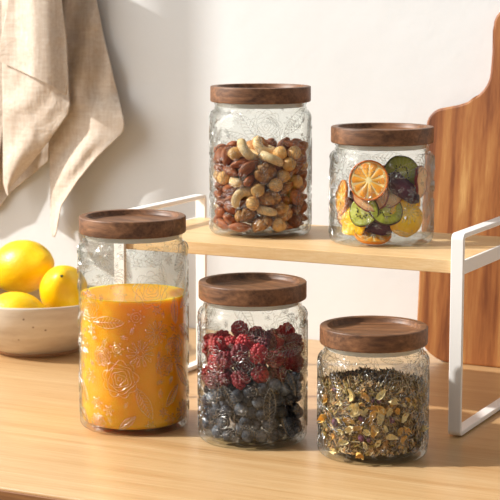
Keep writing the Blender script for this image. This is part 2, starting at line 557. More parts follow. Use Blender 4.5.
WALL_T = 0.0017
def make_jar(name, label, loc, R, Rl, Htot, seed, rot=0.0):
    jar = thing(name, label, 'storage jar', loc, rot)
    lid_h = 0.0165
    lid0 = Htot - lid_h
    hb = lid0 - 0.0068
    neckR = R - 0.0062
    hn = Htot - 0.008
    outer = jar_profile(R, hb, neckR, hn)
    inner = []
    for (r, z) in outer[3:]:
        inner.append((max(r - WALL_T, 0), max(z, 0.0045)))
    inn = [(0.0, 0.0052), (R - WALL_T - 0.011, 0.0052)] + arc(R - WALL_T - 0.007, 0.0120, 0.007, -85, 0, 6)
    inn += [(R - WALL_T, hb - 0.012)] + arc(R - WALL_T - 0.0085, hb - 0.0105, 0.0085, 8, 66, 6)
    inn += [(neckR - WALL_T, hb + 0.002), (neckR - WALL_T, hn)]
    prof = outer + list(reversed(inn))
    v, f = lathe(prof, 112)
    mesh_obj('glass_body', v, f, M['glass'], jar)
    emboss(jar, R, hb, 0.006, hb - 0.001, seed)
    # walnut lid with a dished top
    b = 0.0014
    rim = 0.0075
    pl = [(0, lid0)] + [(Rl - 0.003, lid0)] + arc(Rl - b * 1.2, lid0 + b * 1.2, b * 1.2, -90, 0, 4) + arc(Rl - b, Htot - b, b, 0, 90, 4)
    pl += arc(Rl - rim + 0.001, Htot - 0.001, 0.001, 90, 180, 3) + [(Rl - rim - 0.0008, Htot - 0.0042)] + [(Rl - rim - 0.002, Htot - 0.0052), (Rl - rim - 0.006, Htot - 0.0054), (0, Htot - 0.0054)]
    v, f = lathe(pl, 112)
    lid = mesh_obj('lid', v, f, M['walnut'], jar)
    md = lid.modifiers.new('edge', 'EDGE_SPLIT'); md.split_angle = radians(40)
    lid.rotation_euler.z = random.Random(seed).uniform(-0.5, 0.5)
    sl = [(neckR - WALL_T - 0.0003, lid0 - 0.005), (neckR - WALL_T - 0.0003, lid0), (neckR - 0.006, lid0), (neckR - 0.006, lid0 - 0.005)]
    v, f = lathe(sl, 80, closed=True)
    s = mesh_obj('seal_ring', v, f, M['silicone'], lid, smooth=False)
    s['label'] = 'pale silicone ring'
    return jar, R - WALL_T, hb
SHELF_Z = 0.1726
J = {}
J['nuts'] = make_jar('glass_jar', 'tall embossed glass jar of mixed nuts standing on the oak shelf', (-0.7946, 1.6211, SHELF_Z), 0.0537, 0.0529, 0.1553, 11)
J['fruit'] = make_jar('glass_jar', 'short embossed glass jar of dried fruit slices standing on the oak shelf', (-0.6556, 1.6184, SHELF_Z), 0.0532, 0.0522, 0.1177, 12)
J['juice'] = make_jar('glass_jar', 'tallest embossed glass jar, filled with orange juice, beside the lemon bowl', (-0.8444, 1.4383, 0), 0.0540, 0.0523, 0.2088, 13)
J['berries'] = make_jar('glass_jar', 'embossed glass jar of raspberries above blueberries on the countertop', (-0.7154, 1.4426, 0), 0.0523, 0.0515, 0.1530, 14)
J['herbs'] = make_jar('glass_jar', 'short embossed glass jar of dried herbal tea on the countertop', (-0.5909, 1.4433, 0), 0.0514, 0.0499, 0.1205, 15)

# juice
t = NT('orange_juice')
v = t.coords(scale=(1, 1, 0.35))
c = t.ramp(t.noise(v, 40, 3, 0.5), [(0.3, '#ffa812'), (0.7, '#ffb928')])
p = t.principled(c, 0.25, None, 0.4)
p.inputs['Subsurface Weight'].default_value = 0.9
p.inputs['Subsurface Radius'].default_value = (0.06, 0.02, 0.003)
p.inputs['Subsurface Scale'].default_value = 0.6
M['juice'] = t.m
Rj = J['juice'][1] - 0.0002
JL = 0.1325
pj = [(0, 0.0054), (Rj - 0.011, 0.0054)] + arc(Rj - 0.007, 0.0122, 0.007, -85, 0, 6) + [(Rj, JL * 0.5), (Rj, JL), (Rj - 0.0012, JL - 0.0006), (Rj - 0.004, JL - 0.0009), (0, JL - 0.0009)]
v, f = lathe(pj, 112)
o = mesh_obj('orange_juice', v, f, M['juice'], loc=(-0.8444, 1.4383, 0))
o.modifiers.new('edge', 'EDGE_SPLIT').split_angle = radians(60)
tag(o, 'bright orange juice filling the tallest glass jar to about two thirds', 'juice')

# ------------------------------------------------------------------ what is in the jars
def ico(sub=2):
    bm = bmesh.new()
    bmesh.ops.create_icosphere(bm, subdivisions=sub, radius=1.0)
    v = [x.co.copy() for x in bm.verts]
    bm.verts.index_update()
    f = [tuple(q.index for q in fc.verts) for fc in bm.faces]
    bm.free()
    return v, f
ICO1, ICO2, ICO3, ICO4 = ico(1), ico(2), ico(3), ico(4)

def almond_geo(seed):
    v, f = ICO3
    o = Vector((seed * 3.7, 1.3, 0))
    out = []
    for c in v:
        x = c.x
        taper = 1.0 - 0.42 * max(0, x) ** 1.6 - 0.10 * max(0, -x) ** 2      # pointed at +x
        p = Vector((x * 0.0128 * (1 + 0.06 * max(0, x)), c.y * 0.0076 * taper, c.z * 0.0050 * taper))
        a = math.atan2(c.z, c.y)
        p *= 1 + 0.018 * sin(a * 9 + 4 * noise.noise(c * 2 + o)) + 0.03 * noise.noise(c * 1.6 + o)
        out.append(p)
    return out, f
def hazelnut_geo(seed):
    v, f = ICO3
    o = Vector((seed * 2.1, 5.3, 0))
    out = []
    for c in v:
        r = 0.0072 * (1 + 0.05 * noise.noise(c * 1.5 + o) + 0.02 * noise.noise(c * 5 + o))
        p = c * r
        if c.z > 0.6:
            p.z += (c.z - 0.6) * 0.0030
        if c.z < -0.75:
            p.z += (-0.75 - c.z) * 0.004
        out.append(p)
    return out, f
def tube_geo(pts, rads, n=14, flat=1.0):
    """closed tapered tube through pts"""
    V, Fc, rings = [], [], []
    m = len(pts)
    for i, (p, r) in enumerate(zip(pts, rads)):
        t_ = (pts[min(m - 1, i + 1)] - pts[max(0, i - 1)]).normalized()
        side = Vector((0, 0, 1)).cross(t_)
        if side.length < 1e-3:
            side = Vector((1, 0, 0))
        side.normalize(); upv = t_.cross(side)
        b = len(V)
        for k in range(n):
            a = 2 * pi * k / n
            V.append(p + side * (r * cos(a)) + upv * (r * flat * sin(a)))
        rings.append(b)
    for i in range(m - 1):
        for k in range(n):
            Fc.append((rings[i] + k, rings[i] + (k + 1) % n, rings[i + 1] + (k + 1) % n, rings[i + 1] + k))
    Fc.append(tuple(rings[0] + k for k in reversed(range(n))))
    Fc.append(tuple(rings[-1] + k for k in range(n)))
    return V, Fc
def cashew_geo(seed):
    pts, rads = [], []
    n = 16
    for k in range(n + 1):
        s = k / n
        a = radians(-112 + 224 * s)
        pts.append(Vector((0.0092 * cos(a) - 0.0045, 0.0098 * sin(a), 0)))
        e = max(0.0, 1 - (2 * s - 1) ** 6) ** 0.5
        rads.append(max(0.0006, (0.0047 + 0.0011 * (1 - s)) * e))
    V, Fc = tube_geo(pts, rads, 16, 0.92)
    o = Vector((seed * 1.9, 0, 2))
    return [p * (1 + 0.05 * noise.noise(p * 260 + o)) for p in V], Fc
def walnut_geo(seed):
    """half kernel: two lobes with brain-like folds"""
    v, f = ICO4
    o = Vector((seed * 4.1, 2.2, 0.7))
    out = []
    for c in v:
        n1 = abs(noise.noise(c * 1.9 + o)); n2 = abs(noise.noise(c * 3.6 + o * 1.3))
        valley = math.exp(-(n1 / 0.07) ** 2) * 0.32 + math.exp(-(n2 / 0.08) ** 2) * 0.12
        r = 1.06 - valley
        z = c.z if c.z > -0.25 else -0.25 + (c.z + 0.25) * 0.45
        groove = math.exp(-(c.y / 0.11) ** 2)
        p = Vector((c.x * 0.0138 * r, c.y * 0.0112 * r, z * 0.0092 * r))
        p.z -= 0.0036 * groove * (1 if c.z > 0 else 0.2)
        p.x *= 1 - 0.16 * groove
        out.append(p)
    return out, f
def raspberry_geo(seed):
    rnd = random.Random(900 + seed)
    v, f = ICO2
    V, Fc = [], []
    rows = 6
    for i in range(rows):
        s = (i + 0.5) / rows
        zz = -0.0072 + 0.0150 * s
        rr = 0.0064 * (max(0.0, sin(pi * (0.20 + 0.72 * s))) ** 0.75)
        n = max(3, int(2 * pi * rr / 0.0040))
        for k in range(n):
            a = 2 * pi * (k + 0.5 * (i % 2)) / n + rnd.uniform(-0.1, 0.1)
            r = 0.00235 * rnd.uniform(0.88, 1.12)
            ctr = Vector((rr * cos(a), rr * sin(a), zz + rnd.uniform(-0.0004, 0.0004)))
            b = len(V)
            V += [ctr + c * r for c in v]
            Fc += [tuple(b + q for q in t_) for t_ in f]
    b = len(V)
    V += [ctr_ + Vector((0, 0, 0.0085)) for ctr_ in [c * 0.0021 for c in v]]
    Fc += [tuple(b + q for q in t_) for t_ in f]
    b = len(V)                                            # the body under the drupelets
    V += [Vector((c.x * 0.0060, c.y * 0.0060, c.z * 0.0078)) for c in v]
    Fc += [tuple(b + q for q in t_) for t_ in f]
    return V, Fc
def blueberry_geo(seed):
    rnd = random.Random(400 + seed)
    R_ = 0.0063
    prof = [(0, -R_ * 0.94)]
    for k in range(1, 12):
        a = -pi / 2 + pi * k / 14
        prof.append((R_ * cos(a), R_ * 0.95 * sin(a)))
    top = prof[-1][1]
    prof += [(0.0027, top + 0.0003), (0.0031, top + 0.0011), (0.0026, top + 0.0012), (0.0020, top - 0.0001), (0.0, top - 0.0006)]
    V, Fc = lathe(prof, 20)
    o = Vector((seed * 3.3, 0, 0))
    V = [Vector(p) for p in V]
    out = []
    for p in V:
        a = math.atan2(p.y, p.x)
        q = p * (1 + 0.05 * noise.noise(p * 130 + o))
        if p.z > top + 0.0007:
            q.z += 0.0004 * cos(5 * a)
        out.append(q)
    return out, Fc
def nut_mat(name, stops, sc=180, bump=0.4, rough=0.5, stretch=(1, 1, 1), dist=0.0008, vary=0.25):
    t = NT(name)
    v = t.coords(scale=stretch)
    n1 = t.noise(v, sc, 4, 0.65)
    c = t.ramp(n1, stops)
    oi = t.n('ShaderNodeObjectInfo')
    hs = t.n('ShaderNodeHueSaturation')
    t.l(t.math('ADD', t.math('MULTIPLY', oi.outputs['Random'], vary * 2), 1 - vary), hs.inputs['Value'])
    t.l(c, hs.inputs['Color'])
    p = t.principled(hs.outputs[0], rough, t.bump(n1, bump, dist), 0.35)
    return t.m
M['almond'] = nut_mat('almond_skin', [(0.3, '#6e3419'), (0.5, '#95502a'), (0.7, '#b87245')], 500, 0.5, 0.55, (0.18, 1, 1))
M['hazelnut'] = nut_mat('hazelnut_kernel', [(0.3, '#c08645'), (0.5, '#dfad69'), (0.7, '#efca92')], 230, 0.25, 0.45)
M['cashew'] = nut_mat('cashew_kernel', [(0.3, '#d9b077'), (0.6, '#ecd0a0'), (0.8, '#f4e0ba')], 160, 0.15, 0.42, vary=0.1)
M['walnut_kernel'] = nut_mat('walnut_kernel', [(0.3, '#94592a'), (0.5, '#c08547'), (0.7, '#dcae72')], 170, 0.5, 0.5)

t = NT('raspberry')
n1 = t.noise(t.coords(), 420, 3, 0.6)
oi = t.n('ShaderNodeObjectInfo')
c = t.ramp(oi.outputs['Random'], [(0.0, '#5c1020'), (0.4, '#8e1420'), (0.8, '#b81d26'), (1.0, '#c92a30')])
fro = t.ramp(n1, [(0.52, (0, 0, 0, 1)), (0.75, (1, 1, 1, 1))])
c = t.mixc(t.math('MULTIPLY', fro, 0.30), c, '#c9808c')
p = t.principled(c, 0.42, t.bump(n1, 0.3, 0.0004), 0.5)
p.inputs['Subsurface Weight'].default_value = 0.15; p.inputs['Subsurface Radius'].default_value = (0.004, 0.001, 0.001)
M['raspberry'] = t.m
t = NT('blueberry')
n1 = t.noise(t.coords(), 190, 4, 0.6)
oi = t.n('ShaderNodeObjectInfo')
c = t.ramp(t.math('ADD', t.math('MULTIPLY', n1, 0.75), t.math('MULTIPLY', oi.outputs['Random'], 0.3)), [(0.32, '#1b1d28'), (0.5, '#343945'), (0.68, '#666d7b'), (0.85, '#a2a8b4')])
t.principled(c, 0.6, t.bump(n1, 0.15, 0.0005), 0.3)
M['blueberry'] = t.m

PACK_NUTS = [('almond',1,0.0261,0.0348,0.0114,0.93,0.255,-0.124,-0.235),
('almond',0,-0.0065,0.0297,0.0105,0.149,-0.097,0.018,0.984),
('almond',2,-0.0403,0.0102,0.0106,0.017,0.888,0.453,-0.078),
('almond',1,-0.0241,-0.0171,0.0108,0.079,-0.81,0.561,-0.149),
('almond',1,-0.0033,-0.0425,0.0106,0.058,0.023,-0.176,-0.982),
('hazelnut',2,0.0338,-0.0264,0.0129,0.381,-0.767,0.143,-0.496),
('almond',0,0.0315,0.0042,0.0107,0.373,-0.101,0.1,-0.917),
('almond',1,-0.0317,-0.0012,0.0116,0.3,0.892,0.299,0.16),
('almond',2,-0.0278,-0.0332,0.0111,0.916,-0.255,0.131,-0.282),
('walnut',1,0.0174,-0.0316,0.0132,0.909,0.171,-0.156,-0.347),
('almond',1,0.0301,-0.0126,0.0103,0.993,-0.002,0.054,0.101),
('almond',2,0.0274,0.0194,0.0103,0.993,0.005,0.051,0.104),
('almond',0,0.011,0.032,0.0111,0.631,-0.116,-0.22,0.735),
('almond',0,-0.0217,0.0248,0.0107,0.611,-0.135,-0.151,0.765),
('almond',1,0.0393,-0.0025,0.0165,0.149,-0.329,-0.928,-0.096),
('almond',0,0.021,0.0263,0.0192,0.003,-0.812,-0.584,0.003),
('almond',1,-0.0059,0.0436,0.0117,0.044,0.004,-0.929,-0.367),
('almond',0,-0.0287,0.015,0.0176,0.184,0.451,0.861,-0.145),
('almond',0,-0.0357,-0.0156,0.0169,0.596,0.676,0.081,0.427),
('almond',1,-0.0158,-0.0352,0.0159,0.087,-0.814,-0.489,0.301),
('walnut',2,-0.0128,0.0345,0.0245,0.303,-0.885,0.241,-0.257),
('almond',0,0.0347,0.016,0.018,0.074,-0.135,0.063,-0.986),
('almond',0,0.0055,0.031,0.0198,0.022,0.869,-0.483,0.109),
('cashew',0,-0.0257,0.0281,0.0221,0.704,0.015,-0.546,0.454),
('almond',2,-0.038,0.0043,0.0213,0.349,0.911,-0.18,-0.128),
('almond',0,-0.03,-0.032,0.0227,0.365,0.797,-0.48,-0.007),
('walnut',2,0.0009,-0.0363,0.0216,0.743,0.076,-0.186,-0.638),
('walnut',0,0.0318,-0.016,0.0265,0.042,-0.201,-0.86,0.467),
('almond',2,-0.0382,0.0216,0.0216,0.264,0.368,-0.151,-0.879),
('almond',2,-0.0428,-0.0075,0.0237,0.536,-0.458,-0.172,-0.688),
('almond',2,-0.0161,-0.0366,0.028,0.648,-0.127,0.268,0.702),
('cashew',2,0.0211,-0.0308,0.028,0.463,-0.119,-0.033,-0.878),
('almond',0,0.0376,-0.0027,0.0271,0.003,-0.977,0.212,-0.037),
('almond',0,0.0291,0.0255,0.0269,0.065,-0.774,-0.625,0.074),
('almond',2,0.0013,0.0453,0.0254,0.09,0.187,0.704,-0.679),
('almond',2,-0.0371,0.0096,0.0303,0.301,0.923,-0.086,-0.222),
('cashew',2,-0.0289,-0.0175,0.0267,0.682,0.357,-0.047,0.637),
('almond',2,-0.0025,-0.0287,0.0339,0.983,-0.122,-0.129,0.049),
('walnut',1,0.0234,-0.0273,0.0396,0.287,-0.018,-0.081,0.954),
('almond',2,0.0405,0.014,0.0271,0.12,-0.663,-0.716,-0.185),
('almond',2,0.018,0.0395,0.0239,0.863,-0.31,-0.239,-0.321),
('almond',1,-0.01,0.0247,0.0374,0.707,-0.707,-0.031,-0.004),
('hazelnut',0,0.0114,-0.0416,0.0363,0.217,0.942,0.05,0.25),
('almond',2,0.0309,-0.0093,0.0364,0.412,-0.092,0.262,0.868),
('almond',2,0.0314,0.0215,0.0366,0.067,-0.201,0.977,-0.018),
('almond',2,0.0107,0.0268,0.0302,0.162,0.938,-0.305,-0.011),
('hazelnut',2,-0.0249,0.0145,0.0336,0.492,0.502,-0.284,0.652),
('almond',0,-0.0394,-0.0038,0.0334,0.936,-0.196,0.29,0.036),
('almond',1,-0.0245,-0.0287,0.0323,0.037,-0.253,0.911,-0.324),
('almond',1,0.0112,0.0361,0.038,0.08,-0.631,0.748,-0.19),
('almond',1,-0.0244,0.0192,0.0466,0.769,-0.475,-0.209,-0.374),
('almond',2,-0.0279,-0.0034,0.0365,0.77,-0.251,0.19,-0.556),
('almond',1,-0.0368,-0.0221,0.0401,0.835,-0.151,0.13,-0.513),
('cashew',0,-0.001,-0.0403,0.042,0.078,0.599,-0.452,0.656),
('almond',1,0.0449,-0.0069,0.0399,0.36,-0.653,-0.247,0.619),
('almond',2,0.0378,0.0081,0.0354,0.208,-0.054,0.974,0.069),
('almond',0,-0.0413,-0.0046,0.046,0.101,-0.835,-0.465,0.277),
('almond',2,-0.0129,-0.035,0.0404,0.495,0.16,-0.085,-0.85),
('hazelnut',0,0.0169,-0.0408,0.0496,0.68,-0.712,-0.112,0.134),
('almond',1,0.032,-0.0017,0.0432,0.372,0.861,-0.31,0.158),
('almond',0,0.0263,0.034,0.0398,0.032,-0.899,0.293,-0.325),
('almond',2,-0.003,0.0383,0.0389,0.844,-0.071,-0.069,-0.527),
('almond',2,-0.0399,0.02,0.0407,0.529,0.017,-0.825,-0.195),
('almond',1,-0.022,-0.024,0.042,0.607,0.061,-0.163,-0.775),
('walnut',1,-0.013,0.0336,0.051,0.236,0.775,0.586,-0.008),
('almond',1,0.0358,-0.0152,0.0501,0.296,0.065,0.932,0.201),
('almond',0,0.0311,0.0134,0.0443,0.939,0.239,-0.03,0.245),
('almond',2,0.006,0.0319,0.0477,0.585,-0.005,0.154,0.796),
('almond',2,-0.023,0.0371,0.0349,0.136,-0.225,0.93,-0.258),
('hazelnut',1,-0.0274,0.0068,0.0458,0.922,-0.161,0.259,0.24),
('almond',1,0.0208,0.0382,0.0489,0.267,-0.928,0.205,-0.161),
('almond',1,-0.0287,0.0353,0.0584,0.654,0.442,0.595,-0.153),
('almond',2,-0.0391,0.0095,0.0513,0.146,0.276,-0.415,-0.854),
('almond',1,-0.0283,-0.0254,0.0506,0.843,-0.287,-0.152,0.428),
('hazelnut',2,-0.0036,-0.0272,0.0514,0.338,0.545,0.544,-0.542),
('hazelnut',0,0.0234,-0.0156,0.0536,0.303,0.355,-0.068,-0.882),
('almond',1,0.0418,0.0094,0.0508,0.129,-0.629,-0.72,-0.264),
('almond',2,-0.0172,-0.0342,0.0501,0.752,0.053,-0.069,0.653),
('hazelnut',1,0.0109,-0.0262,0.0521,0.92,-0.385,0.058,-0.037),
('almond',1,0.0287,0.0004,0.0533,0.783,-0.078,-0.1,-0.609),
('almond',1,0.0334,0.0262,0.0555,0.44,-0.232,0.838,0.222),
('almond',2,0.006,-0.0373,0.0593,0.284,0.567,0.681,0.368),
('almond',0,-0.0319,0.0298,0.0468,0.717,-0.378,0.145,0.567),
('almond',2,-0.03,-0.01,0.0475,0.336,-0.834,-0.391,0.198),
('almond',1,0.0245,0.0102,0.0608,0.907,-0.194,0.095,-0.361),
('almond',2,0.0199,0.0208,0.0474,0.757,0.066,-0.425,-0.492),
('almond',0,0.005,0.0442,0.0553,0.572,-0.805,0.102,-0.119),
('almond',0,-0.0216,0.0102,0.0628,0.386,-0.389,-0.05,0.835),
('cashew',1,-0.0151,-0.0145,0.066,0.375,-0.853,0.27,-0.244),
('cashew',0,-0.0075,-0.0358,0.06,0.089,-0.021,0.98,0.179),
('hazelnut',1,0.032,-0.029,0.0549,0.449,0.692,0.307,-0.474),
('hazelnut',0,0.0431,-0.003,0.0564,0.62,0.73,-0.177,0.229),
('almond',0,0.0183,0.0278,0.0563,0.924,-0.073,-0.064,0.37),
('almond',1,0.0038,0.027,0.0613,0.812,-0.542,-0.181,0.121),
('almond',2,-0.0132,0.0215,0.0655,0.196,0.401,0.869,-0.213),
('almond',1,-0.0339,0.0,0.0567,0.748,0.657,0.057,0.073),
('hazelnut',2,-0.025,-0.0353,0.0604,0.059,0.202,-0.391,0.896),
('walnut',0,0.022,-0.0326,0.0665,0.602,-0.497,-0.191,0.595),
('cashew',1,0.0042,-0.021,0.0719,0.164,-0.94,-0.264,0.142),
('hazelnut',1,0.0344,-0.018,0.0631,0.578,-0.671,0.297,-0.355),
('almond',0,0.0399,0.011,0.0625,0.403,-0.042,0.065,0.912),
('almond',2,0.0155,0.0403,0.0648,0.08,-0.162,-0.95,-0.253),
('almond',1,-0.0156,0.0377,0.062,0.025,-0.69,0.554,-0.465),
('hazelnut',2,-0.0423,0.0088,0.0634,0.831,0.099,-0.1,-0.538),
('hazelnut',0,-0.035,-0.0251,0.0614,0.152,0.821,-0.48,-0.269),
('hazelnut',0,-0.002,0.0373,0.0634,0.738,0.545,-0.337,-0.21),
('almond',2,-0.0343,0.0215,0.0612,0.185,-0.003,0.409,-0.894),
('almond',1,-0.0366,-0.0118,0.0588,0.221,-0.97,0.001,-0.103),
('almond',2,-0.014,-0.0404,0.0686,0.952,-0.041,0.149,-0.264),
('walnut',0,0.0009,-0.0057,0.0888,0.433,-0.57,-0.35,-0.604),
('almond',2,0.0187,-0.0058,0.0678,0.105,0.45,-0.09,0.882),
('almond',1,0.0111,0.0146,0.0723,0.655,0.318,-0.634,-0.259),
('almond',1,-0.0331,0.0171,0.071,0.193,-0.906,0.377,0.009),
('almond',1,-0.0238,-0.0199,0.0681,0.434,-0.763,0.436,-0.198),
('almond',1,0.0071,-0.043,0.0726,0.292,0.882,0.019,0.368),
('cashew',1,0.0264,-0.0299,0.0821,0.783,-0.214,0.012,-0.583),
('almond',2,0.0383,-0.0041,0.0676,0.121,0.961,0.018,0.247),
('almond',0,0.0253,0.0295,0.0666,0.224,-0.656,-0.714,-0.102),
('cashew',1,0.008,0.0386,0.074,0.932,0.095,-0.153,0.313),
('cashew',1,0.0027,0.0163,0.0786,0.487,-0.261,0.785,-0.28),
('almond',1,-0.0415,-0.0109,0.0685,0.013,0.561,0.826,-0.053),
('almond',2,-0.0125,-0.0263,0.0768,0.056,-0.681,0.73,0.031),
('cashew',1,0.0128,-0.018,0.0927,0.036,0.663,-0.583,-0.468),
('hazelnut',0,0.0403,-0.0159,0.0757,0.492,-0.709,-0.099,-0.496),
('hazelnut',2,0.0376,0.0214,0.0709,0.167,-0.906,-0.118,0.37),
('almond',2,-0.0008,0.0322,0.0827,0.075,0.707,0.695,-0.108),
('almond',0,-0.0277,-0.028,0.0743,0.038,0.872,0.364,0.325),
('cashew',1,-0.0021,-0.0245,0.0843,0.576,0.205,0.011,0.791),
('hazelnut',1,0.0434,-0.0082,0.0872,0.032,-0.708,0.087,0.7),
('cashew',0,0.0268,0.0072,0.0753,0.073,-0.597,0.701,0.382),
('cashew',2,0.0159,0.0319,0.0841,0.062,-0.953,0.204,0.215),
('almond',1,-0.0243,0.0304,0.0727,0.502,0.434,0.338,0.667),
('almond',1,-0.0308,-0.0004,0.0689,0.925,-0.036,0.185,-0.329),
('almond',2,-0.0228,-0.006,0.0815,0.174,-0.337,0.807,0.453),
('almond',2,-0.0318,-0.03,0.084,0.743,0.353,0.059,-0.566),
('hazelnut',2,0.0321,-0.0179,0.0873,0.522,-0.192,-0.76,0.336),
('almond',1,0.0224,-0.0172,0.0743,0.334,0.907,0.233,-0.111),
('almond',1,0.0232,0.019,0.0725,0.613,0.186,0.077,-0.764),
('almond',1,-0.0108,0.0379,0.0739,0.135,0.946,-0.293,0.025),
('hazelnut',0,-0.0221,0.0056,0.0767,0.195,0.205,-0.059,-0.957),
('almond',1,0.0242,0.0014,0.0894,0.548,0.548,-0.334,-0.537),
('almond',1,0.0281,-0.0074,0.0777,0.38,0.915,0.124,-0.048),
('almond',1,0.0334,0.0292,0.0811,0.641,-0.522,-0.093,-0.555),
('almond',2,-0.0203,0.034,0.0836,0.101,-0.152,-0.975,-0.13),
('almond',0,-0.0411,0.0092,0.0792,0.343,0.406,0.817,-0.225),
('almond',0,-0.0339,-0.0176,0.0801,0.626,-0.72,-0.298,0.024),
('almond',1,-0.0025,-0.0387,0.0762,0.419,0.136,-0.187,-0.878),
('almond',0,-0.0123,0.0294,0.0915,0.016,0.051,0.998,0.038),
('almond',0,-0.0395,-0.0057,0.0782,0.096,0.891,0.432,0.097),
('almond',1,-0.016,-0.0156,0.0862,0.128,-0.248,0.837,-0.471),
('almond',1,-0.02,-0.0367,0.0845,0.021,-0.734,0.433,0.523),
('walnut',2,-0.0153,0.0185,0.0847,0.508,0.849,0.046,-0.136),
('almond',0,0.043,0.0044,0.079,0.109,0.719,-0.659,-0.194),
('almond',2,0.0245,0.0196,0.0855,0.411,-0.855,0.178,0.263),
('cashew',0,0.004,-0.0393,0.09,0.739,-0.278,0.353,-0.502),
('almond',0,0.0316,-0.0108,0.0974,0.175,0.109,-0.425,-0.881),
('almond',0,0.0356,0.0148,0.0894,0.016,-0.285,0.695,0.661),
('almond',0,0.0076,0.0412,0.0907,0.89,-0.029,-0.337,-0.305),
('almond',1,-0.0369,0.0226,0.0818,0.074,-0.362,0.892,-0.261),
('almond',2,-0.0422,-0.0104,0.088,0.733,0.142,-0.193,-0.636),
('almond',0,-0.0273,-0.0103,0.0918,0.444,-0.157,-0.0,0.882),
('hazelnut',1,-0.0094,-0.042,0.0865,0.737,-0.03,0.38,0.558),
('walnut',1,0.0209,-0.0324,0.0964,0.344,-0.115,0.092,-0.927),
('almond',0,0.0388,0.0034,0.0921,0.19,0.207,-0.912,0.299),
('almond',2,0.0287,0.0306,0.0928,0.603,-0.133,0.174,0.767),
('almond',2,-0.0088,0.0432,0.0859,0.385,0.464,0.7,-0.382)]
